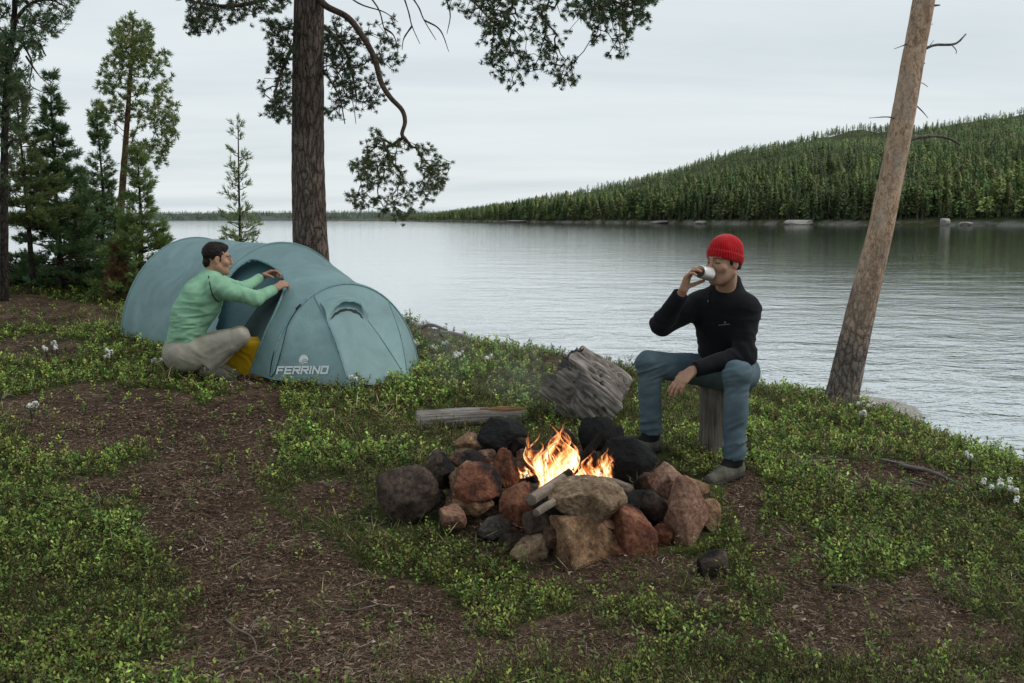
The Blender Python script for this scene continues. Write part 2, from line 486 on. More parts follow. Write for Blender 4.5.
# where the soil is bare: ellipses on the ground
_bare = []
def bare(px, py, rx, ry, w=1.0):
    g = G(px, py); c = g[:2]; Y = g[1]; hh = EYE[2] - g[2]
    vx = np.array([rx * Y / FPX, 0]); vy = unit(c) * min(ry * Y * Y / (hh * FPX), 1.6)
    _bare.append((c, np.linalg.inv(np.stack([vx, vy], 1)), w))
for a in [(262, 400, 20, 18), (246, 422, 42, 22), (222, 450, 62, 28), (192, 486, 70, 30), (215, 530, 75, 36), (262, 572, 95, 42), (330, 622, 165, 55), (300, 668, 190, 40), (430, 660, 110, 34),
          (90, 412, 105, 26), (160, 424, 60, 18, .8), (40, 312, 90, 18, .62), (30, 345, 60, 12, .5), (120, 494, 60, 14, .7), (565, 492, 128, 42), (600, 572, 95, 16, .85), (690, 590, 40, 14, .6), (240, 376, 30, 14, .8),
          (745, 500, 22, 34, .8), (790, 556, 52, 42, .62), (870, 622, 115, 52, .66), (960, 676, 100, 22, .6), (935, 585, 40, 26, .45), (905, 478, 72, 18, .8), (820, 462, 45, 9, .8), (640, 600, 90, 16, .6), (590, 640, 80, 36, .72), (730, 640, 60, 20, .55), (700, 606, 60, 14, .7),
          (445, 332, 50, 8, .9), (560, 362, 20, 8, .5), (330, 500, 40, 20, .5), (985, 640, 40, 30, .5)]:
    bare(*a)
def bareness(x, y):
    r = np.zeros(len(x)); q = np.stack([x, y], 1)
    wob = np.stack([n2(x, y, 2.2, 21, 3), n2(x, y, 2.2, 22, 3)], 1) * 0.45
    for c, M, w in _bare:
        u = (q - c) @ M.T + wob; e = (u ** 2).sum(1)
        r = np.maximum(r, w * sstep(1.45, 0.55, e))
    return r
def veg_density(x, y):
    b = bareness(x, y)
    v = 0.80 + 0.75 * n2(x, y, 1.6, 31, 4) + 0.35 * n2(x, y, 6, 32, 3) - 1.15 * b
    return sstep(0.12, 0.62, v) * sstep(0.9, 0.1, edge_dist(x, y))

# ---- ground sheet
def axis(segs):
    out = []
    for a, b, s in segs: out.append(np.arange(a, b, s))
    return np.concatenate(out + [[segs[-1][1]]])
gx = axis([(-60, -20, 8), (-20, -8, 1.0), (-8, -3.8, .14), (-3.8, 4.4, .032), (4.4, 8, .25), (8, 20, 2), (20, 60, 10)])
gy = axis([(-40, -4, 6), (-4, 1.8, .5), (1.8, 6.0, .026), (6.0, 10.5, .045), (10.5, 16, .11), (16, 28, .5), (28, 70, 6)])
GX, GY = np.meshgrid(gx, gy, indexing='ij')
gz = h_ground(GX.ravel(), GY.ravel())
gV = np.stack([GX.ravel(), GY.ravel(), gz], 1)
gF = grid_faces(len(gx), len(gy))
vegd = veg_density(gV[:, 0], gV[:, 1]); bard = bareness(gV[:, 0], gV[:, 1])

m = N('peat soil'); co = m.coord('Object')
n1 = m.noise(co, 2.2, 6, .6, .4); n2_ = m.noise(co, 26, 5, .65, .5); n3 = m.noise(co, 130, 3, .7)
c1 = m.ramp(n1, [(.30, (.032, .019, .012)), (.5, (.075, .048, .032)), (.72, (.15, .106, .074))])
c2 = m.ramp(n2_, [(.30, (.3, .28, .26)), (.52, (.95, .9, .85)), (.72, (1.9, 1.7, 1.5))])
cc = m.mix(.9, c1, c2, 'MULTIPLY')
fle = m.ramp(n3, [(.58, (0, 0, 0)), (.70, (1, 1, 1))])
cc = m.mix(fle, cc, (.10, .075, .05))
mossn = m.noise(co, 9, 5, .6, .3)
moss = m.ramp(mossn, [(.35, (.026, .034, .009)), (.55, (.052, .068, .015)), (.75, (.085, .090, .024))])
cc = m.mix(m.attr('veg', 'Fac'), cc, moss)
lich = m.ramp(m.noise(co, 5.2, 7, .7, .8), [(.60, (0, 0, 0)), (.70, (1, 1, 1))])
cc = m.mix(m.math('MULTIPLY', lich, m.math('MULTIPLY', m.attr('bare', 'Fac'), .5)), cc, (.11, .098, .078))
bn = m.bump(n2_, .9, .03); bn = m.bump(n3, .7, .008, bn)
M_SOIL = m.set(color=cc, rough=.95, normal=bn, spec=.15)
ground = obj('ground', gV, gF, M_SOIL, attrs={'veg': vegd, 'bare': bard}); tag(ground, kind='structure')

# ---- water
m = N('lake water'); co = m.coord('Object', (0.80, 1.0, 1))
w1 = m.noise(co, 1.6, 4, .6, .8); w2 = m.noise(co, 7.5, 3, .6, .4)
sepw = m.node('ShaderNodeSeparateXYZ'); m.link(m.coord('Object'), sepw.inputs[0]); calm = m.math('MAXIMUM', m.math('MINIMUM', m.math('DIVIDE', 14.0, m.math('MAXIMUM', sepw.outputs[1], 1.0)), 1.0), .34)
w3 = m.noise(m.coord('Object', (.65, 1, 1)), .55, 3, .5); gust = m.ramp(m.noise(m.coord('Object', (.16, 1, 1)), .045, 4, .6, .5), [(.40, .35), (.60, 1.0)])
bw = m.node('ShaderNodeBump'); bw.inputs['Distance'].default_value = .45; m.link(w3, bw.inputs['Height']); m.link(m.math('MULTIPLY', m.math('MULTIPLY', gust, calm), .20), bw.inputs['Strength'])
def calmbump(h, st_, dist, prev):
    n = m.node('ShaderNodeBump'); n.inputs['Distance'].default_value = dist; m.link(h, n.inputs['Height']); m.link(m.math('MULTIPLY', calm, st_), n.inputs['Strength']); m.link(prev, n.inputs['Normal']); return n.outputs[0]
b1 = calmbump(w1, .30, .10, bw.outputs[0]); b1 = calmbump(w2, .50, .020, b1)
m.set(color=(.030, .042, .046), rough=.05, ior=1.5, normal=b1, spec=.5)
gl = m.node('ShaderNodeBsdfGlossy'); gl.inputs['Color'].default_value = (.97, .985, .99, 1); gl.inputs['Roughness'].default_value = .05; m.link(b1, gl.inputs['Normal'])
mx = m.node('ShaderNodeMixShader'); mx.inputs[0].default_value = .80; m.link(m.b.outputs[0], mx.inputs[1]); m.link(gl.outputs[0], mx.inputs[2]); m.link(mx.outputs[0], m.out.inputs[0]); M_WATER = m.m
ys = np.concatenate([np.linspace(-60, 60, 60), np.geomspace(64, 6500, 60)]); xs = np.concatenate([-np.geomspace(6000, 64, 40), np.linspace(-60, 60, 50), np.geomspace(64, 6000, 40)])
WX, WY = np.meshgrid(xs, ys, indexing='ij')
water = obj('lake_water', np.stack([WX.ravel(), WY.ravel(), np.full(WX.size, WATER_Z)], 1), grid_faces(len(xs), len(ys)), M_WATER); tag(water, kind='structure')

# ---- far shore hills
def pl(x, t): return np.interp(x, [a for a, b in t], [b for a, b in t])
SKY_R = [(300, 219.5), (400, 218), (430, 214), (470, 209), (520, 205), (560, 197), (640, 181), (740, 157), (850, 136), (940, 123), (1024, 113), (1150, 104), (1400, 120)]
SHORE_R = [(300, 1100), (440, 820), (540, 560), (640, 430), (800, 345), (1024, 285), (1150, 260), (1400, 250)]
def hill_right(px, u):
    """px: bearing column, u: 0 shore .. 1 top .. 2 behind"""
    ds = pl(px, SHORE_R); dep = 260 + 260 * sstep(500, 1000, px)
    D = ds + dep * u
    zt = 1.45 + (219 - pl(px, SKY_R)) / FPX * (ds + dep) - 1
    zt = np.maximum(zt, 0.4)
    prof = np.where(u < 1, np.clip(u, 0, 1) ** 0.9, 1 - 0.25 * (u - 1))
    X = (px - 512) / FPX * D
    bumps = n2(X, D, 0.012, 41, 4) * 13 * np.clip(u * 3, 0, 1) * sstep(460, 700, px)
    z = -1.4 + 1.5 * np.minimum(u / 0.01, 1) + (zt - .1) * prof + bumps
    return X, D, z
def hill_far(px, u):
    D = 1450 + 300 * u
    X = (px - 512) / FPX * D
    zt = 1.45 + (219 - 208.0 + 1.6 * n2(px, px * 0, 0.012, 44, 3)) / FPX * 1750 - 9
    z = -1.2 + 2.0 * np.minimum(u / 0.02, 1) + zt * np.clip(u, 0, 1) * np.where(u > 1, 0.8, 1)
    return X, D, z
m = N('far hill ground'); co = m.coord('Object')
cc = m.ramp(m.noise(co, .05, 5, .65), [(.35, (.035, .05, .018)), (.6, (.075, .085, .035)), (.75, (.15, .145, .11))])
gsep = m.node('ShaderNodeSeparateXYZ'); m.link(co, gsep.inputs[0])
cc = m.mix(m.ramp(m.math('MULTIPLY', m.math('ADD', gsep.outputs[2], 0.7), .4), [(0, 1), (.45, .9), (.8, 0)]), cc, m.ramp(m.noise(co, .12, 4, .7), [(.42, (.06, .065, .03)), (.58, (.20, .19, .165))]))
M_HILL = m.set(color=cc, rough=1, spec=.1)
m = N('hazy ridge ground'); M_RIDGE = m.set(color=(.10, .125, .115), rough=1, spec=.1)  # aerial haze put into the ground colour
for nm, fn, rng in (('hill', hill_right, (300, 1400)), ('far_ridge', hill_far, (-500, 640))):
    a = np.linspace(*rng, 130); u = np.concatenate([[0, .01, .02, .05], np.linspace(.08, 2, 26)])
    A, U = np.meshgrid(a, u, indexing='ij'); X, D, Z = fn(A.ravel(), U.ravel())
    o = obj(nm, np.stack([X, D, Z], 1), grid_faces(len(a), len(u)), M_HILL if nm == 'hill' else M_RIDGE); tag(o, kind='structure')

# ---- the forest on it: thousands of conifers that read as one mass
def tree_template(rng, kind, k=84, ws=1.0):
    mb_v = []; mb_f = []; col = []; n = 0
    if kind == 'birch':
        k = max(24, k); th = rng.uniform(0, 2 * pi, k); z = rng.uniform(.25, 1, k) ** .8; r = .26 * np.sqrt(np.clip(1 - ((z - .55) / .5) ** 2, .02, 1)) * rng.uniform(.6, 1.05, k); s = rng.uniform(.03, .06, k)
        c = np.stack([np.cos(th) * r, np.sin(th) * r, z], 1)
        for i in range(k):
            A = unit(rng.normal(size=3)); B = unit(np.cross(A, rng.normal(size=3)))
            mb_v.append(np.array([c[i] + A * s[i], c[i] + B * s[i], c[i] - A * s[i], c[i] - B * s[i]])); mb_f.append([n, n + 1, n + 2, n + 3]); n += 4
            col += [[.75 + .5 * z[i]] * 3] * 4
    else:
        wd, base = (.125, .10) if kind == 'spruce' else (.135, .30)
        for q in range(k):
            t = (q + rng.uniform(0, 1)) / k; z0 = base + (1 - base) * t
            rr = wd * ((1 - t) ** .8 + .05) if kind == 'spruce' else wd * (np.sin(pi * (t * .78 + .2)) ** .7 + .10)
            a = rng.uniform(0, 2 * pi); r = rr * rng.uniform(.45, 1.2); w = .023 * ws * (1.25 - .6 * t) * rng.uniform(.7, 1.3)
            d = np.array([cos(a), sin(a), 0]); sd = np.array([-sin(a), cos(a), 0]); up = np.array([0, 0, 1.])
            dz = (-.07 if kind == 'spruce' else -.01) * rng.uniform(.2, 1.5)
            c = d * r * .6 + up * (z0 + dz * .5)
            mb_v.append(np.array([d * r * .08 + up * (z0 + .05), c + sd * w - up * .012, d * r + up * (z0 + dz), c - sd * w * .8 - up * .03])); mb_f.append([n, n + 1, n + 2, n + 3]); n += 4
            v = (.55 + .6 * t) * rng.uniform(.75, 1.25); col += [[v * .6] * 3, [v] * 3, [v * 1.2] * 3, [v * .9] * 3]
        tw = .008
        for a in (0, pi / 2):
            s = np.array([cos(a), sin(a), 0]) * tw
            mb_v.append(np.array([-s, s, s * .4 + [0, 0, .99], -s * .4 + [0, 0, .99]])); mb_f.append([n, n + 1, n + 2, n + 3]); n += 4
            col += [[-1, -1, -1]] * 4
    return np.concatenate(mb_v), np.array(mb_f), np.array(col)

def forest(name, fn, rng_px, count, hrange, label, haze, seed, cover=1.0, urange=(0.035, 1.15), k=60, ws=1.2, nfront=.14):
    rng = np.random.default_rng(seed)
    tmpl = [tree_template(rng, 'pine', k, ws) for _ in range(5)] + [tree_template(rng, 'spruce', k, ws) for _ in range(4)] + [tree_template(rng, 'birch', k, ws) for _ in range(2)]
    px = rng.uniform(*rng_px, count); u = urange[0] + rng.uniform(0, 1, count) ** 1.15 * (urange[1] - urange[0])
    front = rng.uniform(size=count) < nfront; u[front] = rng.uniform(.008, .05, front.sum())
    X, D, Z = fn(px, u)
    keep = n2(X, D, .022, 51, 3) + cover > .74; X, D, Z, u = X[keep], D[keep], Z[keep], u[keep]; count = len(X)
    kind = rng.choice(11, count, p=[.11] * 5 + [.0725] * 4 + [.08] * 2)
    H = rng.uniform(*hrange, count) * rng.choice([.45, .68, .9, 1.1], count, p=[.2, .3, .3, .2]) * pl(px[keep], [(-900, 1), (300, 1), (301, .1 if seed != 4 else 1), (400, .25 if seed != 4 else 1), (520, 1 if seed != 4 else .9), (1400, 1)]) * np.where(kind > 8, .62, 1) * (1 - .34 * np.clip(u, 0, 1)); rot = rng.uniform(0, 2 * pi, count); W = rng.uniform(1.0, 1.6, count)
    tone = rng.uniform(.6, 1.35, count) * np.clip(1 + .85 * n2(X, D, .014, 52, 3), .45, 1.8)
    hue = rng.uniform(-1, 1, count)
    Vs, Fs, Cs, n = [], [], [], 0
    for k in range(11):
        i = np.nonzero(kind == k)[0]; tv, tf, tcol = tmpl[k]
        c, s = np.cos(rot[i])[:, None], np.sin(rot[i])[:, None]
        x = (tv[None, :, 0] * c - tv[None, :, 1] * s) * (H[i] * W[i])[:, None] + X[i][:, None]
        y = (tv[None, :, 0] * s + tv[None, :, 1] * c) * (H[i] * W[i])[:, None] + D[i][:, None]
        z = tv[None, :, 2] * H[i][:, None] + Z[i][:, None] - .1
        Vs.append(np.stack([x, y, z], 2).reshape(-1, 3))
        Fs.append((tf[None] + (np.arange(len(i)) * len(tv))[:, None, None] + n).reshape(-1, 4)); n += len(i) * len(tv)
        clear = sstep(.05, .35, n2(X[i], D[i], .018, 57, 3)) * sstep(.35, .75, u[i])
        tone[i] = tone[i] * (1 + .55 * clear)
        base = np.array([.225, .275, .095]) if k < 5 else (np.array([.150, .205, .080]) if k < 9 else np.array([.27, .34, .11]))
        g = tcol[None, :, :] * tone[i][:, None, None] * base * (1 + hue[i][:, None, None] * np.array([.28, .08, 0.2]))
        g = np.where(tcol[None] < 0, np.array([.22, .18, .14]), g)
        g = g * (1 - haze) + haze * np.array([.20, .25, .255])  # distance haze painted into the leaf colours
        Cs.append(g.reshape(-1, 3))
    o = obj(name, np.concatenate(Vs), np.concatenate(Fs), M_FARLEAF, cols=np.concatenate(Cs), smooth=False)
    tag(o, label, 'forest', None, 'stuff'); return o
m = N('distant foliage'); M_FARLEAF = m.set(color=m.attr('tint'), rough=.9, spec=.1)
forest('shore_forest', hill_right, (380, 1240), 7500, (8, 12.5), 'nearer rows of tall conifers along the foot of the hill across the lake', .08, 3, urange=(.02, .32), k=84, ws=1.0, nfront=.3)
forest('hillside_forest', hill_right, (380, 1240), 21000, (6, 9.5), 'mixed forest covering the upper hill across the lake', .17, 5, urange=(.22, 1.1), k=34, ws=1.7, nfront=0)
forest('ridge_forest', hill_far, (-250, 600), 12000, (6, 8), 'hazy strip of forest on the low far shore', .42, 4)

# ---- stones
def rock(c, size, seed, rot=0.0, flat=0.0, cuts=16, sub=5, rough=1.0, sharp=26.0):
    """angular weathered stone: a ball cut by planes, then eroded; c is the centre"""
    rng = np.random.default_rng(seed)
    import bmesh
    bm = bmesh.new(); bmesh.ops.create_icosphere(bm, subdivisions=sub, radius=1.0)
    V = np.array([v.co[:] for v in bm.verts]); F = np.array([[v.index for v in f.verts] for f in bm.faces]); bm.free()
    n = rng.normal(size=(cuts, 3)); n /= np.linalg.norm(n, axis=1)[:, None]; d = rng.uniform(.62, .95, cuts)
    n = np.vstack([n, [0, 0, -1.], [0, 0, 1.]]); d = np.append(d, [.8, .95 - flat])
    q = (V @ n.T); r = np.where(q > .05, d[None] / np.maximum(q, .05), 9)
    r = np.minimum(r, 1.15)
    k = sharp; r = -np.log(np.exp(-k * r).sum(1)) / k
    r = r / np.percentile(r, 90)
    V = V * r[:, None]
    off = rng.uniform(0, 50, 3)
    V *= (1 + rough * (.03 * fbm(V * 2.2 + off, 3, seed) + .045 * fbm(V * 6.5 + off, 4, seed + 3) + .020 * fbm(V * 22 + off, 2, seed + 5)))[:, None]
    V = V * np.asarray(size, float) * .5
    ca, sa = cos(rot), sin(rot); t = rng.uniform(-.15, .15)
    V = np.stack([V[:, 0] * ca - V[:, 2] * sa, V[:, 1], V[:, 0] * sa + V[:, 2] * ca], 1)
    ca, sa = cos(t), sin(t); V = np.stack([V[:, 0] * ca - V[:, 1] * sa, V[:, 0] * sa + V[:, 1] * ca, V[:, 2]], 1)
    return V + c, F

def rock_mat(name, a, b, c, sootc=(.006, .006, .0065)):
    m = N(name); co = m.coord('Object')
    ob = m.node('ShaderNodeObjectInfo'); add = m.node('ShaderNodeVectorMath', operation='MULTIPLY_ADD'); m.link(ob.outputs['Random'], add.inputs[0]); add.inputs[1].default_value = (37, 53, 71); m.link(co, add.inputs[2])
    v = add.outputs[0]
    n1 = m.noise(v, 8, 7, .66, .4); n2 = m.noise(v, 46, 6, .70, .2); n3 = m.noise(v, 190, 3, .6)
    col = m.ramp(n1, [(.30, a), (.50, b), (.70, c)])
    col = m.mix(.85, col, m.ramp(n2, [(.34, (.30, .27, .25)), (.5, (1, 1, 1)), (.68, (1.7, 1.65, 1.55))]), 'MULTIPLY')
    col = m.mix(m.ramp(n3, [(.60, 0), (.72, .55)]), col, (.02, .018, .016))
    soot = m.math('ADD', m.attr('soot', 'Fac'), m.math('MULTIPLY', m.math('SUBTRACT', m.noise(v, 9, 5, .6, .6), .5), 1.3))
    col = m.mix(m.ramp(soot, [(.42, 0), (.66, .96)]), col, sootc)
    bn = m.bump(n1, .45, .03); bn = m.bump(n2, .9, .016, bn); bn = m.bump(n3, .7, .005, bn)
    return m.set(color=col, rough=.82, normal=bn, spec=.3)
M_ROCK = {
    'tan': rock_mat('tan stone', (.085, .044, .022), (.24, .140, .076), (.45, .295, .175)),
    'sand': rock_mat('sandy grey stone', (.095, .058, .034), (.25, .170, .105), (.46, .345, .235)),
    'rust': rock_mat('rusty stone', (.075, .026, .014), (.19, .070, .038), (.32, .150, .088)),
    'brown': rock_mat('brown stone', (.045, .024, .016), (.125, .068, .044), (.25, .150, .102)),
    'grey': rock_mat('grey stone', (.042, .036, .031), (.095, .082, .070), (.19, .165, .14)),
    'pink': rock_mat('pinkish stone', (.13, .07, .048), (.25, .135, .092), (.37, .235, .17)),
    'black': rock_mat('soot black stone', (.007, .007, .0075), (.013, .012, .012), (.028, .024, .022)),
    'pale': rock_mat('pale shore stone', (.22, .21, .19), (.36, .34, .31), (.52, .50, .46)),
    'dark': rock_mat('dark stone', (.022, .015, .012), (.056, .038, .029), (.13, .092, .068)),
}
# boulders on the far shore and the flat rock in the water
for i, (px, py, D, w, h, lab) in enumerate([
        (800, 221, 344, 11, 2.0, 'long pale rock slab on the far shore left of the leaning trunk'),
        (945, 221, 300, 3.0, 2.6, 'upright pale boulder on the far shore right of the leaning trunk'),
        (966, 223, 297, 4, 1.4, 'low pale rock on the far shore beside the upright boulder'),
        (660, 222.5, 420, 8, 1.6, 'small pale rock on the far shore above the red hat'),
        (700, 222.5, 395, 5, 1.5, 'small flat rock on the far shore right of the red hat'),
        (520, 221.5, 600, 22, 1.4, 'thin pale rock strip where the hill meets the lake at left')]):
    c = P(px, py, D - 2); c[2] = WATER_Z + h * .42
    V, F = rock(c, (w, 4, h * 1.3), 900 + i, sub=4, flat=.25, cuts=9, rough=2.6)
    o = obj('shore_rock', V, F, M_ROCK['pale'], loc=(c[0], c[1], WATER_Z), attrs={'soot': np.zeros(len(V))}); tag(o, lab, 'rock', 'rocks along the far shore')
c = P(886, 406, 10.3); c[2] = WATER_Z + .03
V, F = rock(c, (.70, .85, .38), 77, sub=5, flat=.35); V[:, 2] += (V[:, 0] - c[0]) * -.10
o = obj('rock', V, F, M_ROCK['pale'], loc=c, attrs={'soot': np.zeros(len(V))}); tag(o, 'low flat grey rock lying in the water beside the leaning trunk', 'rock')
# ================================================================== TREES
m = N('shrub leaf')
tb = m.node('ShaderNodeBsdfTranslucent'); ad = m.node('ShaderNodeMixShader'); ad.inputs[0].default_value = .30
tcol = m.attr('tint'); m.set(color=tcol, rough=.50, spec=.25)
m.link(tcol, tb.inputs[0]); m.link(m.b.outputs[0], ad.inputs[1]); m.link(tb.outputs[0], ad.inputs[2]); m.link(ad.outputs[0], m.out.inputs[0])
M_LEAF = m.m

m = N('needles'); tb = m.node('ShaderNodeBsdfTranslucent'); ad = m.node('ShaderNodeMixShader'); ad.inputs[0].default_value = .40
tcol = m.attr('tint'); m.set(color=tcol, rough=.55, spec=.25); m.link(tcol, tb.inputs[0]); m.link(m.b.outputs[0], ad.inputs[1]); m.link(tb.outputs[0], ad.inputs[2]); m.link(ad.outputs[0], m.out.inputs[0])
M_NEEDLE = m.m

def bark_mat(name, dark, mid, light, sc=16.0, zs=.30, depth=.02, upper=None, zsplit=None):
    m = N(name); co = m.coord('Object', (1, 1, zs)); oc = m.coord('Object')
    wob = m.noise(co, 7, 4, .6); add = m.node('ShaderNodeVectorMath', operation='MULTIPLY_ADD')
    cmb = m.node('ShaderNodeCombineXYZ'); [m.link(wob, cmb.inputs[i]) for i in range(3)]
    m.link(cmb.outputs[0], add.inputs[0]); add.inputs[1].default_value = (.16, .16, .16); m.link(co, add.inputs[2])
    v = m.voro(add.outputs[0], sc); v2 = m.voro(add.outputs[0], sc * 2.7)
    crack = m.ramp(m.math('ADD', v, m.math('MULTIPLY', m.math('SUBTRACT', m.noise(oc, 38, 4, .7), .5), .30)), [(0.0, .12), (.10, .62), (.28, 1)])
    fine = m.noise(oc, 70, 5, .7); big = m.noise(oc, 3.2, 4, .6)
    col = m.ramp(m.math('ADD', m.math('MULTIPLY', fine, .6), m.math('MULTIPLY', big, .4)), [(.36, mid), (.62, light)])
    col = m.mix(m.ramp(v2, [(0, .5), (.12, 0)]), col, dark)
    if upper is not None:
        sp = m.node('ShaderNodeSeparateXYZ'); m.link(oc, sp.inputs[0])
        hgt = m.math('ADD', sp.outputs[2], m.math('MULTIPLY', m.math('SUBTRACT', big, .5), 1.6))
        f = m.ramp(m.math('MULTIPLY', hgt, .5), [(zsplit[0] * .5, 0), (zsplit[1] * .5, 1)])
        ucol = m.ramp(m.math('ADD', m.math('MULTIPLY', fine, .5), m.math('MULTIPLY', m.noise(m.coord('Object', (1, 1, .35)), 14, 4, .65), .5)), [(.38, upper[0]), (.52, upper[1]), (.66, upper[2])])
        flk = m.ramp(m.noise(m.coord('Object', (1, 1, .55)), 34, 4, .7, .6), [(.50, 0), (.60, .75)]); flk2 = m.ramp(m.noise(m.coord('Object', (1, 1, .3)), 9, 3, .6), [(.45, 0), (.65, .45)])
        ucol = m.mix(flk, ucol, (.17, .105, .070)); ucol = m.mix(flk2, ucol, (.44, .37, .315)); col = m.mix(f, col, ucol)
        crack = m.math('MAXIMUM', crack, m.math('MULTIPLY', f, .92))
    col = m.mix(crack, dark, col)
    h = m.math('ADD', m.math('MULTIPLY', crack, .8), m.math('MULTIPLY', fine, .45))
    return m.set(color=col, rough=.92, normal=m.bump(h, .9, depth), spec=.15)
M_BARK = bark_mat('pine bark', (.028, .020, .016), (.115, .084, .068), (.26, .205, .17), 21, .26)
M_BARK_LEAN = bark_mat('scaly orange bark', (.055, .040, .032), (.17, .135, .115), (.33, .285, .25), 22, .45, .010, ((.27, .165, .105), (.56, .38, .26), (.74, .56, .42)), (.35, 1.25))
M_BARK_ORANGE = bark_mat('orange pine bark', (.05, .03, .02), (.13, .075, .048), (.25, .145, .09), 14, .4)
M_BARK_DARK = bark_mat('dark young bark', (.012, .010, .009), (.034, .026, .022), (.07, .055, .048), 20, .4)
m = N('branch bark'); co = m.coord('Object'); fn = m.noise(co, 40, 4, .65)
M_BRANCH = m.set(color=m.ramp(fn, [(.35, (.028, .020, .017)), (.65, (.105, .072, .055))]), rough=.9, normal=m.bump(fn, .5, .01), spec=.15)
m = N('dead grey branch'); co = m.coord('Object'); fn = m.noise(co, 40, 4, .65)
M_DEADWOOD = m.set(color=m.ramp(fn, [(.35, (.07, .06, .055)), (.65, (.20, .18, .16))]), rough=.9, normal=m.bump(fn, .5, .01), spec=.15)

def needle_tufts(Pt, Dr, rng, n=22, length=.055, width=.0045, col=(0.088, 0.149, 0.050), shoot=.05, var=.3, spread=.9):
    Pt = np.asarray(Pt); Dr = np.asarray(Dr); k = len(Pt)
    ref = np.where(np.abs(Dr[:, 2:3]) < .9, np.array([[0, 0, 1.]]), np.array([[1., 0, 0]]))
    A = np.cross(Dr, ref); A /= np.linalg.norm(A, axis=1)[:, None]; B = np.cross(Dr, A)
    th = rng.uniform(0, 2 * pi, (k, n)); s = rng.uniform(0, 1, (k, n)); op = spread * (1.05 - .55 * s) * rng.uniform(.6, 1.15, (k, n))
    R = A[:, None] * np.cos(th)[..., None] + B[:, None] * np.sin(th)[..., None]
    D = Dr[:, None] * np.cos(op)[..., None] + R * np.sin(op)[..., None]
    L = length * rng.uniform(.7, 1.15, (k, n)); C = Pt[:, None] + Dr[:, None] * (s * shoot)[..., None]
    S = np.cross(D, rng.normal(size=(k, n, 3))); S /= np.linalg.norm(S, axis=2)[..., None]; S *= width * .5
    T = C + D * L[..., None]
    V = np.stack([C - S, C + S, T + S * .4, T - S * .4], 2).reshape(-1, 3)
    tone = rng.uniform(1 - var, 1 + var, (k, 1)) * rng.uniform(.7, 1.3, (k, n))
    c = np.asarray(col)[None, None] * tone[..., None] * (1 + rng.uniform(-.15, .35, (k, 1, 1)) * np.array([1, .3, 0]))
    c = np.repeat(c.reshape(-1, 1, 3), 4, 1).reshape(-1, 3)
    return V, np.arange(len(V)).reshape(-1, 4), c

class Bough:
    """a skeleton that reaches out to target points (nearest node wins) and carries tufts at its tips"""
    def __init__(s, path, r):
        s.N = [np.asarray(p, float) for p in path]; s.par = [-1] + list(range(len(path) - 1)); s.tips = []
        s.len = [0]; s.r = list(np.broadcast_to(np.asarray(r, float), (len(path),))); s.main = len(path)
        for i in range(1, len(path)): s.len.append(s.len[-1] + np.linalg.norm(s.N[i] - s.N[i - 1]))
    def branch_from(s, i, path):
        k = i
        for p in path:
            s.N.append(np.asarray(p, float)); s.par.append(k); s.len.append(s.len[k] + np.linalg.norm(s.N[-1] - s.N[k])); s.r.append(0); k = len(s.N) - 1
        return k
    def nearest(s, p): return int(np.argmin(np.linalg.norm(np.array(s.N) - p, axis=1)))
    def reach(s, targets, rng, bias=.18, start=0, sag=.06, tip=True):
        targets = np.asarray(targets)
        order = np.argsort(np.linalg.norm(targets[:, None] - np.array(s.N)[None], axis=2).min(1))
        for t in targets[order]:
            A = np.array(s.N); d = np.linalg.norm(A - t, axis=1) + bias * np.array(s.len); d[:start] = 9e9
            i = int(np.argmin(d)); a = A[i]; L = np.linalg.norm(t - a); k = max(2, int(L / .09) + 1)
            u = np.arange(1, k + 1) / k; off = rng.normal(0, .10 * L, 3); off[2] += sag * L
            q = a + (t - a) * u[:, None] + off * np.sin(pi * u)[:, None] * (1 - .0 * u)[:, None] + rng.normal(0, .012, (k, 3)) * (u < 1)[:, None]
            j = s.branch_from(i, q)
            if tip: s.tips.append(j)
    def finish(s, rtip=.0028, rpow=.45, cap=.03):
        n = len(s.N); cnt = np.zeros(n); has = np.zeros(n, int)
        for i in range(n - 1, -1, -1):
            if cnt[i] == 0: cnt[i] = 1
            if s.par[i] >= 0: cnt[s.par[i]] += cnt[i]
        r = np.minimum(rtip * cnt ** rpow, cap); rm = np.array(s.r); r[:s.main] = np.where(rm[:s.main] > 0, np.maximum(rm[:s.main], 0), r[:s.main])
        kids = [[] for _ in range(n)]
        for i in range(1, n): kids[s.par[i]].append(i)
        mb = MB(); stack = [(None, 0)]
        while stack:
            p, i = stack.pop(); path = [i] if p is None else [p, i]
            while kids[path[-1]]:
                ks = sorted(kids[path[-1]], key=lambda c: -cnt[c]); cur = path[-1]; path.append(ks[0])
                for c in ks[1:]: stack.append((cur, c))
            if len(path) < 2: continue
            pts = np.array([s.N[q] for q in path]); rr = r[path].copy()
            if p is not None: rr[0] = min(rr[0], rr[1] * 1.3)
            V, Q, T = tube(pts, rr, 6 if rr.max() > .01 else 4, cap=False); mb.add(V, Q)
        return mb
    def tip_dirs(s, rng, up=.35):
        A = np.array(s.N); d = []
        for i in s.tips: d.append(unit(unit(A[i] - A[s.par[i]]) + np.array([0, 0, up]) + rng.normal(0, .25, 3)))
        return A[s.tips], np.array(d)

def trunk_limbs(V, Q, T, mat, limbs, parent):
    """trunk and its limbs: one mesh, two barks"""
    v, f, c = limbs.arrays(); f = np.concatenate([q for q in f if q.shape[1] == 4])
    quads = np.vstack([Q, f + len(V)])
    o = obj('trunk', np.vstack([V, v]), [quads, T], [mat, M_BRANCH], parent, midx=np.concatenate([np.zeros(len(Q)), np.ones(len(f)), np.zeros(len(T))]))
    return o

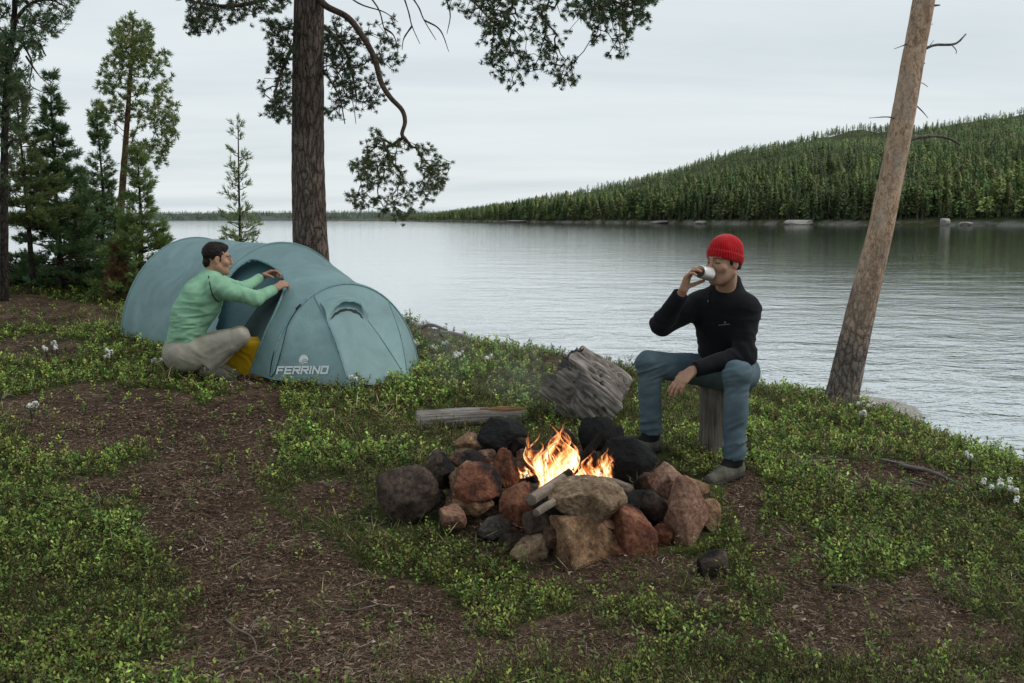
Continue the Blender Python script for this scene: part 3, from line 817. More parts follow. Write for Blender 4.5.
def in_poly(p, poly):
    poly = np.asarray(poly, float); ins = np.zeros(len(p), bool)
    for a, b in zip(poly, np.roll(poly, -1, 0)):
        c = ((a[1] > p[:, 1]) != (b[1] > p[:, 1])) & (p[:, 0] < (b[0] - a[0]) * (p[:, 1] - a[1]) / (b[1] - a[1] + 1e-12) + a[0]); ins ^= c
    return ins
def cloud(poly, n, Y, dY, rng, clump=0.0):
    """points inside a flat outline, spread in depth"""
    poly = np.asarray(poly, float); lo, hi = poly.min(0), poly.max(0); out = []
    while len(out) < n:
        q = rng.uniform(lo, hi, (400, 2)); q = q[in_poly(q, poly)]
        if clump: q = q[(n2(q[:, 0], q[:, 1], .03, 81 + int(clump * 10), 3) + rng.uniform(-.25, .25, len(q))) > -.05 - (1 - clump) * .5]
        out += list(q)
    return np.array([P(a, b, Y + rng.normal(0, dY)) for a, b in out[:n]])

def leafy(parent, B, rng, name='crown', sub=(1, 3), **kw):
    """twigs and needle tufts of a bough into one crown mesh"""
    mb = B.finish(); Pt, Dr = B.tip_dirs(rng)
    # side shoots around each tip
    k = sub[1]; P2 = [Pt]; D2 = [Dr]
    for _ in range(k):
        P2.append(Pt - Dr * rng.uniform(.0, .09, (len(Pt), 1)) + rng.normal(0, .032, Pt.shape)); d = Dr + rng.normal(0, .55, Dr.shape); D2.append(d / np.linalg.norm(d, axis=1)[:, None])
    return mb, np.concatenate(P2), np.concatenate(D2)

# ---- big pine behind the tent
rng = np.random.default_rng(101)
base = P(312, 275, 10.35); base[2] = hz(base[0], base[1]) - .05
YB = 10.35
tp = [base + [0.03, 0, -.1], P(311.5, 262, YB), P(309, 205, YB), P(308, 140, YB), P(308, 70, YB), P(309, 0, YB), P(310, -80, YB), P(313, -180, YB), P(318, -300, YB), P(330, -480, YB + .2)]
pth = smooth_path(tp, 260); L = np.linspace(0, 1, 260)
big = thing('pine_tree', base, 'tall rough barked pine trunk rising right behind the tent', 'tree')
hgt = pth[:, 2] - base[2]
rad = np.interp(hgt, [-.2, 0, .25, .7, 2.2, 4.5, 6.5, 8.5], [.23, .20, .182, .174, .154, .132, .10, .03])
V, Q, T = tube(pth, rad, 72)
ctr = np.repeat(pth, 72, 0); dv = V[:-2] - ctr; th = np.arctan2(dv[:, 1], dv[:, 0])
q = np.stack([np.cos(th) * 3.2, np.sin(th) * 3.2, V[:-2, 2] * 2.6], 1)
rg = 1 - np.abs(fbm(q * 1.5, 4, 7)) * 2.2
V[:-2] = ctr + dv * (1 + .055 * rg + .05 * fbm(q * .5, 2, 9))[:, None]
big_trunk = (V, Q, T)
limbs = MB(); NV, NF, NC = [], [], []; nn = 0
def add_tufts(Pt, Dr, rng, **kw):
    global nn
    v, f, c = needle_tufts(Pt, Dr, rng, **kw); NV.append(v); NF.append(f + nn); NC.append(c); nn += len(v)
def main_path(pts, Y0, Y1):
    k = len(pts); return smooth_path([P(a, b, Y0 + (Y1 - Y0) * i / (k - 1)) for i, (a, b) in enumerate(pts)], k * 5)
def bough(pts, Y0, Y1, r0, r1, polys, seed, startfrac=.5, sub=2, sag=.06, bias=.15, **kw):
    rng = np.random.default_rng(seed); p = main_path(pts, Y0, Y1)
    B = Bough(p, np.linspace(r0, r1, len(p)) ** 1.0)
    tg = np.concatenate([cloud(po, n, Y, dY, rng, cl) for po, n, Y, dY, cl in polys])
    B.reach(tg, rng, bias, int(len(p) * startfrac), sag)
    mb, Pt, Dr = leafy(None, B, rng, sub=(1, sub)); v, f, c = mb.arrays(); limbs.add(v, f[0])
    add_tufts(Pt, Dr, rng, **kw)
# twisted limb with the hanging bunch
bough([(316, -6), (326, 6), (347, 17), (361, 34), (374, 57), (381, 82), (390, 97), (402, 110), (405, 122), (402, 134), (406, 140)], 10.25, 9.7, .036, .017,
      [([(372, 128), (395, 140), (420, 142), (440, 152), (457, 166), (452, 180), (436, 196), (425, 212), (405, 219), (382, 216), (352, 206), (348, 198), (362, 182), (350, 166), (362, 146)], 185, 9.7, .28, .8)], 201, .9, 2, bias=.05, n=34, length=.036, width=.0050, shoot=.022, spread=1.25, col=(0.108, 0.149, 0.063))
# left side
bough([(304, -40), (285, -12), (255, 2), (225, 6), (195, 2)], 10.3, 9.6, .035, .012,
      [([(178, -30), (290, -40), (288, 8), (262, 14), (235, 22), (215, 30), (196, 34), (184, 22)], 190, 9.7, .35, .6), ([(186, 8), (205, 6), (206, 40), (192, 42)], 10, 9.6, .1, 0)], 202, .35, 2, n=32, length=.038, width=.0052, shoot=.025, spread=1.25, col=(0.070, 0.102, 0.053))
bough([(303, 30), (290, 52), (280, 76), (274, 96)], 10.35, 10.0, .022, .010,
      [([(266, 20), (292, 24), (292, 120), (278, 124), (264, 112), (262, 84), (272, 66)], 120, 10.1, .3, .7)], 203, .3, 2, n=32, length=.038, width=.0052, shoot=.025, spread=1.25, col=(0.070, 0.105, 0.057))
# behind the trunk on the right
bough([(316, 20), (332, 34), (346, 52), (353, 78), (357, 100)], 10.5, 10.6, .025, .009,
      [([(324, 20), (396, 16), (404, 60), (392, 70), (372, 62), (352, 84), (345, 116), (324, 118)], 165, 10.6, .35, .7), ([(350, 84), (384, 66), (392, 92), (374, 112), (356, 110)], 30, 10.6, .3, .4)], 204, .25, 2, n=32, length=.038, width=.0052, shoot=.025, spread=1.25, col=(0.063, 0.098, 0.057))
bough([(317, 64), (330, 80), (340, 100), (345, 124)], 10.3, 10.2, .012, .005, [([(336, 90), (350, 96), (350, 124), (340, 122)], 6, 10.2, .1, 0)], 205, .4, 1, n=14, length=.04, col=(0.063, 0.088, 0.050))
# long bough entering from above on the right
bough([(316, -150), (370, -150), (430, -120), (490, -70), (540, -30), (590, -8), (632, 8)], 10.2, 8.6, .050, .010,
      [([(428, -30), (500, -40), (655, -30), (656, 4), (648, 24), (628, 34), (612, 26), (596, 44), (588, 62), (572, 86), (556, 90), (548, 66), (532, 70), (520, 92), (504, 88), (490, 66), (478, 46), (486, 26), (452, 12)], 330, 9.0, .32, .7),
       ([(576, -10), (654, -10), (650, 22), (634, 32), (624, 58), (612, 66), (606, 40), (584, 28)], 90, 8.9, .25, .5)], 206, .5, 2, bias=.08, n=34, length=.036, width=.0050, shoot=.022, spread=1.25, col=(0.088, 0.131, 0.063))
bough([(330, -160), (400, -90), (440, -40), (462, -12), (478, 6), (492, 22)], 10.0, 9.1, .030, .006, [([(462, -20), (512, -10), (520, 40), (496, 60), (484, 40)], 40, 9.1, .2, .5)], 207, .6, 2, n=34, length=.036, width=.0050, shoot=.022, spread=1.25, col=(0.088, 0.131, 0.063))
# bare twigs
for pts in ([(405, -12), (418, 6), (424, 20), (436, 40)], [(424, 20), (440, 30), (449, 52)], [(398, -20), (408, 10), (412, 26), (420, 44)], [(360, -15), (378, 8), (384, 28), (390, 40)], [(384, 28), (394, 36), (398, 52)], [(412, 26), (404, 38), (402, 50)], [(440, -14), (450, 12), (447, 34)], [(340, -10), (360, 4), (384, 12), (398, 22)], [(348, 60), (338, 74), (331, 90)], [(316, 78), (326, 66), (338, 72), (352, 100), (356, 124)]):
    p = smooth_path([P(a, b, 9.9) for a, b in pts], 14); V, Q, T = tube(p, np.linspace(.010, .003, 14), 5, False, .4, 20); limbs.add(V, Q)
# crown above the picture
for i in range(16):
    rr = np.random.default_rng(300 + i); z0 = 4.6 + i * .26; a = i * 2.4; Lb = 2.0 * (1 - i / 19)
    o0 = np.array([np.interp(z0, pth[:, 2], pth[:, 0]), np.interp(z0, pth[:, 2], pth[:, 1]), z0]); d = np.array([cos(a), sin(a), .12])
    p = smooth_path([o0, o0 + d * Lb * .5 + [0, 0, .1], o0 + d * Lb], 10); V, Q, T = tube(p, np.linspace(.035, .008, 10), 6, False); limbs.add(V, Q)
    t = rr.uniform(.35, 1.05, 60); pt = o0 + d * Lb * t[:, None] + rr.normal(0, .22, (60, 3)); dd = rr.normal(0, .5, (60, 3)) + d; dd /= np.linalg.norm(dd, axis=1)[:, None]
    add_tufts(pt, dd, rr, n=16, length=.06, width=.008, col=(0.079, 0.123, 0.058))
trunk_limbs(*big_trunk, M_BARK, limbs, big)
obj('crown', np.concatenate(NV), np.concatenate(NF), M_NEEDLE, big, cols=np.concatenate(NC), smooth=False)

# ---- leaning bare trunk on the right
YL = 8.3
lb = P(841, 402, YL); lb[2] = hz(lb[0], lb[1])
lean = thing('leaning_pine', lb, 'bare leaning orange pine trunk with dead branch stubs at the shore', 'tree')
tp = [lb + [-.06, 0, -.18], lb + [0.0, 0, .04], P(853, 345, YL), P(866, 290, YL), P(879, 236, YL), P(892.5, 172, YL), P(904, 110, YL), P(914, 55, YL), P(924, 0, YL), P(936, -70, YL), P(962, -240, YL), P(990, -420, YL), P(1000, -560, YL)]
pth = smooth_path(tp, 220); hh = pth[:, 2] - lb[2]
rad = np.interp(hh, [-.2, 0, .15, .5, 1.5, 3.4, 5.5, 7], [.17, .148, .132, .122, .098, .082, .055, .02])
V, Q, T = tube(pth, rad, 48); ctr = np.repeat(pth, 48, 0); dv = V[:-2] - ctr; th = np.arctan2(dv[:, 1], dv[:, 0]); q = np.stack([np.cos(th) * 2, np.sin(th) * 2, V[:-2, 2] * 2.2], 1)
V[:-2] = ctr + dv * (1 + .05 * fbm(q, 3, 17) + .03 * (1 - np.abs(fbm(q * 3, 3, 18)) * 2))[:, None]
lean_trunk = (V, Q, T)
for pts, w in (([(914, 54), (921, 51), (935, 45), (955, 44), (966, 34)], .020), ([(894, 147), (904, 143), (915, 138), (935, 136), (951, 139), (960, 145)], .026), ([(920, 9), (930, 6), (940, 5)], .022), ([(905, 98), (914, 104), (921, 110), (928, 118)], .009),
              ([(897, 120), (888, 117), (869, 118)], .008), ([(893, 182), (902, 180), (935, 182)], .008), ([(896, 172), (902, 166), (912, 162), (924, 160)], .007), ([(905, 86), (915, 83), (922, 83), (928, 87)], .007), ([(907, 44), (902, 46), (894, 49)], .008), ([(914, 62), (922, 61), (925, 64)], .008), ([(918, 27), (926, 25), (933, 24)], .007), ([(951, 44), (956, 50), (956, 54)], .006), ([(928, 48), (934, 40)], .005),
              ([(896, 170), (905, 176), (914, 171)], .005)):
    p = smooth_path([P(a, b, YL + .02 * i - .05) for i, (a, b) in enumerate(pts)], 14); V, Q, T = tube(p, np.linspace(w * .8, w * .32, 14), 7, True, .45, 18)
    obj('dead_branch', V, [Q, T], M_DEADWOOD, lean)
NV, NF, NC = [], [], []; nn = 0; limbs = MB()
for i in range(12):
    rr = np.random.default_rng(340 + i); z0 = 5.4 + i * .17; a = i * 2.4; Lb = 1.2 * (1 - i / 16)
    o0 = np.array([np.interp(z0, pth[:, 2], pth[:, 0]), np.interp(z0, pth[:, 2], pth[:, 1]), z0]); d = np.array([cos(a), sin(a), .2])
    p = smooth_path([o0, o0 + d * Lb * .5 + [0, 0, .06], o0 + d * Lb], 10); V, Q, T = tube(p, np.linspace(.025, .006, 10), 5, False); limbs.add(V, Q)
    t = rr.uniform(.4, 1.05, 40); pt = o0 + d * Lb * t[:, None] + rr.normal(0, .15, (40, 3)); dd = rr.normal(0, .5, (40, 3)) + d; dd /= np.linalg.norm(dd, axis=1)[:, None]
    add_tufts(pt, dd, rr, n=14, length=.06, width=.008, col=(0.079, 0.123, 0.058))
trunk_limbs(*lean_trunk, M_BARK_LEAN, limbs, lean); obj('crown', np.concatenate(NV), np.concatenate(NF), M_NEEDLE, lean, cols=np.concatenate(NC), smooth=False)

# ---- young pines on the left
def young_pine(px_base, py_base, Y, px_top, py_top, halfw, seed, label, name='young_pine', trunk_r=.045, clear=.05, mat=None, col=(0.079, 0.149, 0.058), dens=1.0, up=.35, profile=None, group=None, length=.06, width=.009, n=12, whorl=.17, droop=0.0, irregular=.25, cat='tree'):
    rng = np.random.default_rng(seed)
    b = P(px_base, py_base, Y); b[2] = hz(b[0], b[1]); top = P(px_top, py_top, Y); H = top[2] - b[2]; W = halfw / FPX * Y
    root = thing(name, b, label, cat, group)
    k = 24; u = np.linspace(0, 1, k)
    mid = (b + top) / 2 + [rng.normal(0, .012 * H), rng.normal(0, .03 * H), 0]
    axis_ = smooth_path([b - [0, 0, .1], b + (mid - b) * .5, mid, top], k)
    V, Q, T = tube(axis_, trunk_r * (1 - u) ** .85 + .004, 10, True, .15, 9, seed); tv = (V, Q, T)
    prof = profile or (lambda t: (1 - t) ** .85 + .04)
    limb = MB(); Pt, Dr = [], []
    zf = clear
    while zf < .985:
        t = (zf - clear) / (1 - clear); o0 = np.array([np.interp(zf, u, axis_[:, i]) for i in range(3)])
        nb = rng.integers(5, 8); o_j = rng.uniform(-.035, .035, 9)
        for j in range(nb):
            a = j * 2 * pi / nb + rng.uniform(-.5, .5) + zf * 17; Lb = W * prof(t) * rng.uniform(1 - irregular * 1.6, 1 + irregular)
            Lb = max(Lb, .04); o0 = np.array([np.interp(zf + o_j[j], u, axis_[:, i]) for i in range(3)])
            rise = (up * (.4 + .9 * t) - droop) ; d = np.array([cos(a), sin(a), 0.0])
            kk = 7; uu = np.linspace(0, 1, kk)[:, None]; path = o0 + d * Lb * uu + np.array([0, 0, 1.]) * Lb * (rise * uu ** 1.6 - .06 * uu) + rng.normal(0, .012, (kk, 3)) * uu
            V, Q, T = tube(path, np.linspace(.006 + .012 * Lb, .002, kk), 4, False); limb.add(V, Q)
            nt = int((2 + Lb / .045) * dens * 1.6); s = rng.uniform(.22 if t < .6 else .1, 1.0, nt) ** .75
            q = np.stack([np.interp(s, uu[:, 0], path[:, i]) for i in range(3)], 1)
            side = np.cross(d, [0, 0, 1.]) * rng.choice([-1, 1], nt)[:, None]
            off = side * (rng.uniform(.02, .55, nt) * Lb * (1.08 - s) * .8)[:, None] + d * (rng.uniform(0, .12, nt) * Lb)[:, None] + np.array([0, 0, 1.]) * rng.normal(.012, .025, nt)[:, None]
            dd = d * .7 + side * .5 + np.array([0, 0, 1.]) * (up + .15) + rng.normal(0, .25, (nt, 3)); dd /= np.linalg.norm(dd, axis=1)[:, None]
            Pt.append(q + off); Dr.append(dd); Pt.append(path[-1:]); e = path[-1] - path[-2] + [0, 0, .01]; Dr.append(unit(e)[None])
        zf += whorl / H * rng.uniform(.75, 1.25) * (1.15 - .5 * t)
    Pt.append(np.array([top])); Dr.append(np.array([[0, 0, 1.]]))
    v, f, c = needle_tufts(np.concatenate(Pt), np.concatenate(Dr), rng, n=n, length=length, width=width, col=col, shoot=.06)
    trunk_limbs(*tv, mat or M_BARK_DARK, limb, root); obj('crown', v, f, M_NEEDLE, root, cols=c, smooth=False)
    return root
GP = 'young pines at the left edge of the camp'
young_pine(243, 262, 12.2, 238, 121, 31, 401, 'lone slender young pine standing behind the tent crest', clear=.02, col=(0.204, 0.276, 0.103), dens=.62, up=.55, trunk_r=.028, whorl=.20, profile=lambda t: .95 * (1 - t) ** .85 + .05, group=GP, length=.055, width=.008)
rng = np.random.default_rng(402); YT = 19.0; tb_ = P(118, 272, YT); tb_[2] = hz(tb_[0], tb_[1])
tall = thing('pine_tree', tb_, 'tallest pine at left with orange trunk and airy rounded crown', 'tree')
pth = smooth_path([tb_ - [0, 0, .1], P(119, 240, YT), P(123, 180, YT), P(128, 110, YT), P(132, 50, YT), P(133, 16, YT)], 70)
V, Q, T = tube(pth, np.linspace(.095, .012, 70), 12, True, .15, 8); tv = (V, Q, T)
NV, NF, NC = [], [], []; nn = 0; limbs = MB()
B = Bough(pth, np.linspace(.05, .01, 70))
for poly, n, cl in (([(133, 14), (141, 18), (149, 26), (154, 42), (151, 54), (140, 62), (122, 60), (112, 50), (111, 33), (122, 22)], 95, .3), ([(112, 52), (152, 52), (164, 50), (173, 66), (174, 92), (160, 98), (130, 96), (102, 100), (97, 86), (102, 66)], 110, .6),
                    ([(99, 98), (172, 94), (180, 112), (178, 132), (164, 150), (140, 148), (122, 140), (106, 126)], 110, .7), ([(124, 144), (172, 140), (166, 166), (150, 176), (130, 168)], 40, .5), ([(84, 108), (100, 100), (104, 122), (92, 118)], 14, .1)):
    B.reach(cloud(poly, n, YT, .42, rng, cl), rng, .30, 26, -.05)
mb, Pt, Dr = leafy(None, B, rng, sub=(1, 3)); v, f, c = mb.arrays(); limbs.add(v, f[0])
add_tufts(Pt, Dr, rng, n=16, length=.075, width=.013, col=(0.188, 0.253, 0.096), spread=1.15, shoot=.05)
trunk_limbs(*tv, M_BARK_ORANGE, limbs, tall); obj('crown', np.concatenate(NV), np.concatenate(NF), M_NEEDLE, tall, cols=np.concatenate(NC), smooth=False)
young_pine(140, 293, 13.2, 137, 146, 40, 403, 'bushy bright green young pine beside the rear of the tent', clear=.02, col=(0.171, 0.253, 0.086), dens=1.7, group=GP, whorl=.13, up=.5)
young_pine(62, 292, 14.0, 50, 78, 50, 404, 'dense dark young pine, broadest of the row at left', clear=.12, col=(0.094, 0.163, 0.070), dens=2.1, group=GP, whorl=.13, trunk_r=.05, up=.3)
young_pine(100, 290, 15.5, 96, 108, 32, 405, 'narrow young pine between the broad dark pine and the orange trunk', clear=.06, col=(0.117, 0.191, 0.077), dens=1.7, group=GP, whorl=.14, up=.45)
young_pine(34, 291, 13.4, 14, 78, 40, 406, 'young pine with bare lower trunk and yellowish top at the left edge', clear=.42, col=(0.139, 0.188, 0.071), dens=2.0, group=GP, trunk_r=.04, irregular=.4, up=.4)
young_pine(84, 291, 14.6, 80, 172, 24, 412, 'small dark pine filling the gap below the broad dark pine', clear=.02, col=(0.128, 0.215, 0.094), dens=1.3, group=GP)
young_pine(112, 288, 13.9, 116, 205, 20, 413, 'short green pine left of the bushy bright pine', clear=.02, col=(0.130, 0.204, 0.077), dens=1.2, group=GP)
young_pine(116, 291, 13.0, 118, 240, 12, 407, 'small dead sapling with rusty brown needles at the edge of the pines', name='dead_sapling', clear=.05, col=(0.195, 0.122, 0.065), dens=1.4, whorl=.10, trunk_r=.02)
# pine at the left edge with a crown reaching over the corner
rng = np.random.default_rng(408); eb = P(4, 292, 12.6); eb[2] = hz(eb[0], eb[1]); YE = 12.6
edge = thing('pine_tree', eb, 'dark pine at the left picture edge with crown in the top corner', 'tree')
pth = smooth_path([eb - [0, 0, .1], P(4, 200, YE), P(6, 100, YE), P(14, 20, YE), P(18, -60, YE), P(16, -160, YE)], 60)
V, Q, T = tube(pth, np.linspace(.055, .020, 60), 12, True, .2, 8); ev = (V, Q, T)
NV, NF, NC = [], [], []; nn = 0; limbs = MB()
for i, (pts, polys) in enumerate([
        ([(15, 20), (30, 4), (50, 0), (68, 8)], [([(10, -60), (70, -60), (78, 8), (66, 22), (58, 36), (44, 40), (20, 36)], 260, 12.6, .35, .6)]),
        ([(12, 60), (24, 44), (38, 44), (46, 56)], [([(-20, 30), (44, 34), (42, 56), (28, 66), (30, 84), (10, 96), (-20, 92)], 200, 12.6, .35, .8)]),
        ([(8, 50), (-6, 40), (-30, 30)], [([(-60, -40), (14, -60), (14, 60), (-40, 80)], 130, 12.6, .4, .5)]),
        ([(6, 110), (18, 96), (30, 96)], [([(-20, 86), (28, 84), (32, 112), (-10, 130)], 70, 12.7, .3, .4)]),
        ([(5, 150), (14, 140), (24, 142)], [([(-20, 120), (26, 120), (24, 180), (-20, 200)], 60, 12.8, .3, .2)])]):
    bough(pts, YE, YE, .025, .008, polys, 420 + i, .2, 2, n=14, length=.06, width=.009, col=(0.101, 0.163, 0.079))
for pts in ([(20, 40), (32, 62), (30, 84), (42, 92)], [(26, 56), (38, 74), (48, 84)]):
    p = smooth_path([P(a, b, 12.5) for a, b in pts], 12); V, Q, T = tube(p, np.linspace(.014, .004, 12), 5, False, .4, 20); limbs.add(V, Q)
trunk_limbs(*ev, M_BARK_DARK, limbs, edge); obj('crown', np.concatenate(NV), np.concatenate(NF), M_NEEDLE, edge, cols=np.concatenate(NC), smooth=False)

# ---- low bushes under the pines
def bush(px, py, Y, w, h, seed, label, col):
    rng = np.random.default_rng(seed); b = P(px, py, Y); b[2] = hz(b[0], b[1]); W = w / FPX * Y; Hh = h / FPX * Y
    root = thing('bush', b, label, 'bush', 'low bushes under the pines'); k = 34; mb = MB(); Pt, Dr = [], []
    for i in range(k):
        a = rng.uniform(0, 2 * pi); rr = sqrt(rng.uniform(0, 1)) * W * .5; tip = b + [cos(a) * rr, sin(a) * rr, Hh * rng.uniform(.5, 1.0) * (1 - .45 * (rr / (W * .5)) ** 2)]
        s0 = b + [cos(a) * rr * .4, sin(a) * rr * .4, -.02]; p = smooth_path([s0, (s0 + tip) / 2 + rng.normal(0, .03, 3), tip], 6); V, Q, T = tube(p, np.linspace(.006, .002, 6), 4, False); mb.add(V, Q)
        nt = 26; s = rng.uniform(.2, 1, nt); q = s0 + (tip - s0) * s[:, None] + rng.normal(0, .05, (nt, 3)); Pt.append(q); d = rng.normal(0, .6, (nt, 3)) + [0, 0, .7]; Dr.append(d / np.linalg.norm(d, axis=1)[:, None])
    mb.build('stem', M_BRANCH, root)
    v, f, c = needle_tufts(np.concatenate(Pt), np.concatenate(Dr), rng, n=9, length=.04, width=.016, col=col, spread=1.2)
    obj('foliage', v, f, M_LEAF, root, cols=c, smooth=False)
bush(8, 293, 14.3, 60, 40, 501, 'dark green bush at the far left picture edge', (.045, .072, .028))
bush(48, 293, 14.6, 55, 36, 502, 'dark green bush between the two left trunks', (.040, .066, .028))
bush(90, 292, 14.4, 60, 34, 503, 'dark green bush below the broad dark pine', (.046, .076, .030))
bush(128, 292, 14.2, 50, 32, 504, 'lighter green bush next to the rusty dead sapling', (.066, .100, .034))
bush(160, 292, 14.6, 46, 40, 505, 'green bush against the rear edge of the tent', (.055, .088, .032))
# ================================================================== TENT
def fabric(name, col, trans=.25, rough=.6, weave=True):
    m = N(name); co = m.coord('Object'); n1 = m.noise(co, 3.0, 4, .6, .5); n2 = m.noise(co, 26, 3, .6)
    c = m.mix(1.0, col, m.ramp(n1, [(.3, .82), (.7, 1.12)]), 'MULTIPLY')
    m.set(color=c, rough=rough, spec=.3, normal=m.bump(n1, .35, .05, m.bump(n2, .18, .006)))
    tb = m.node('ShaderNodeBsdfTranslucent'); mx = m.node('ShaderNodeMixShader'); mx.inputs[0].default_value = trans
    m.link(c, tb.inputs[0]); m.link(m.b.outputs[0], mx.inputs[1]); m.link(tb.outputs[0], mx.inputs[2]); m.link(mx.outputs[0], m.out.inputs[0])
    return m.m
M_TENT = fabric('teal tent fabric', (.300, .450, .458), .30)
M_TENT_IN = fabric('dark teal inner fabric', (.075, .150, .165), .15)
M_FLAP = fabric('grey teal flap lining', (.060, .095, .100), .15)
def plain(name, col, rough=.6, spec=.3, metal=0.0, nsc=40, amt=.25, bump=.2, bd=.004):
    m = N(name); co = m.coord('Object'); n1 = m.noise(co, nsc, 4, .6)
    c = m.mix(1.0, col, m.ramp(n1, [(.3, 1 - amt), (.7, 1 + amt)]), 'MULTIPLY')
    return m.set(color=c, rough=rough, spec=spec, metal=metal, normal=m.bump(n1, bump, bd))
M_SEAM = plain('tent seam tape', (.165, .285, .295))
M_CORD = plain('dark cord', (.012, .016, .018))
M_WHITE = plain('white print', (.82, .85, .85), .7, amt=.05)

aT = unit([.64, -.77, 0]); nT = np.array([.77, .64, 0]); nT /= np.linalg.norm(nT)
A0 = P(122, 337, 9.7); cR = A0 + nT * .78
cM = np.array([-2.06, 8.92, 0]); cF = np.array([-1.335, 8.02, 0])
ST = [(0.0, cR, .78, .93), (.55, cM, .83, .985), (1.0, cF, .68, .735)]
def st(s):
    k = [q[0] for q in ST]
    def ip(v): return np.interp(s, k, v)
    c = np.stack([smoothq(s, [q[1][i] for q in ST]) for i in (0, 1)], -1)
    sag = np.where(s < .55, 4 * (s / .55) * (1 - s / .55), 4 * ((s - .55) / .45) * (1 - (s - .55) / .45))
    return c, ip([q[2] for q in ST]) * (1 - .035 * sag), (.35 * smoothq(s, [q[3] for q in ST]) + .65 * ip([q[3] for q in ST])) * (1 - .045 * sag)
def smoothq(s, v):
    co = np.polyfit([q[0] for q in ST], v, 2); return np.polyval(co, s)
def arch(c, hw, h, phi, zb, ex=1.1):
    """phi 0 = near foot, pi = far foot"""
    lat = -np.cos(phi); l = np.sign(lat) * np.abs(lat) ** 1.0 * hw
    z = h * np.abs(np.sin(phi)) ** ex
    return np.stack([c[..., 0] + nT[0] * l, c[..., 1] + nT[1] * l, zb + z], -1)
ZB = lambda xy: h_base(xy[:, 0], xy[:, 1])
def tent_body(scale=1.0, s0=0.0, s1=1.0, ns=150, nph=130, wr=1.0):
    s = np.linspace(s0, s1, ns); ph = np.linspace(0, pi, nph)
    S, Ph = np.meshgrid(s, ph, indexing='ij'); c, hw, h = st(S.ravel()); hw = hw * scale; h = h * scale
    foot0 = c - nT[:2] * hw[:, None]; foot1 = c + nT[:2] * hw[:, None]
    w = Ph.ravel() / pi; zb = ZB(foot0) * (1 - w) + ZB(foot1) * w + .015
    V = arch(c, hw, h, Ph.ravel(), zb)
    # tension wrinkles: run diagonally between the poles
    amp = np.sin(pi * np.where(S < .55, S / .55, (S - .55) / .45)).ravel() * .9 + .05
    q = np.stack([S.ravel() * 9 + Ph.ravel() * 1.6, Ph.ravel() * 1.1, 0 * S.ravel()], 1)
    q2 = np.stack([S.ravel() * 16 - Ph.ravel() * 4.0, Ph.ravel() * .9, 0 * S.ravel() + 4], 1)
    rad = np.exp(-(Ph.ravel() / 1.1) ** 2) * (np.abs(np.sin(S.ravel() * 34 + 2.0 * Ph.ravel() + 2 * fbm(q * .5, 2, 9))) - .6) * .010 * sstep(0, .5, Ph.ravel()) * (S.ravel() < .55)
    d = (.020 * fbm(q, 3, 3) + .012 * fbm(q2, 2, 5) + rad) * amp * wr
    out = np.stack([nT[0] * -np.cos(Ph.ravel()), nT[1] * -np.cos(Ph.ravel()), np.sin(Ph.ravel())], 1)
    return V + out * d[:, None], grid_faces(ns, nph), S.ravel(), Ph.ravel()
root = thing('tent', (cM[0], cM[1], hz(cM[0], cM[1])), 'teal tunnel tent with its side door unzipped, pitched on the lake bank', 'tent')
V, F, S_, Ph_ = tent_body()
DOOR = [(222, 300), (226, 284), (231, 275), (239, 266), (253, 260), (267, 263), (278, 270), (285, 280), (282, 296), (275, 314), (266, 332), (258, 352), (252, 372), (250, 384), (214, 372), (216, 330)]
fc = V[F].mean(1); px = proj(fc); inside = in_poly(px, DOOR) & (Ph_[F].mean(1) < 1.9) & (S_[F].mean(1) > .3)
tent_o = obj('flysheet', V, F[~inside], M_TENT, root)
# front vestibule: ruled from the front hoop down to three pegged edges
B0 = V[(S_ > .9999)][0]; B1 = V[(S_ > .9999)][-1]
F1 = P(350, 388, 7.33); F1[2] = hz(F1[0], F1[1]) + .01
F2 = P(409, 380, 7.62); F2[2] = hz(F2[0], F2[1]) + .01
hoop_ph = Ph_[S_ > .9999]; hoop = V[S_ > .9999]
def nose_grid(nt=90):
    w = hoop_ph / pi; E = np.zeros_like(hoop)
    for i, x in enumerate(w):
        E[i] = B0 + (F1 - B0) * (x / .36) if x < .36 else (F1 + (F2 - F1) * ((x - .36) / .34) if x < .70 else F2 + (B1 - F2) * ((x - .70) / .30))
    t = np.linspace(0, 1, nt)[:, None, None]
    G_ = hoop[None] * (1 - t) + E[None] * t
    bulge = np.array([aT[0], aT[1], .35]) * (.035 * np.sin(pi * t) * np.sin(pi * w)[None, :, None])
    seamdip = (np.exp(-((w - .36) / .03) ** 2) + np.exp(-((w - .70) / .03) ** 2))[None, :, None] * np.sin(pi * t) * np.array([aT[0], aT[1], .3]) * .018
    q = np.stack([np.repeat(w[None] * 14, nt, 0).ravel(), np.repeat(t[:, 0] * 2.0, len(w), 1).ravel(), np.zeros(nt * len(w))], 1)
    wr = fbm(q, 3, 8).reshape(nt, len(w), 1) * .010 * np.sin(pi * t) * np.array([aT[0], aT[1], .4])
    return G_ + bulge + seamdip + wr
NG = nose_grid(); nv = NG.reshape(-1, 3)
obj('vestibule', nv, grid_faces(*NG.shape[:2])[:, ::-1], M_TENT, root)
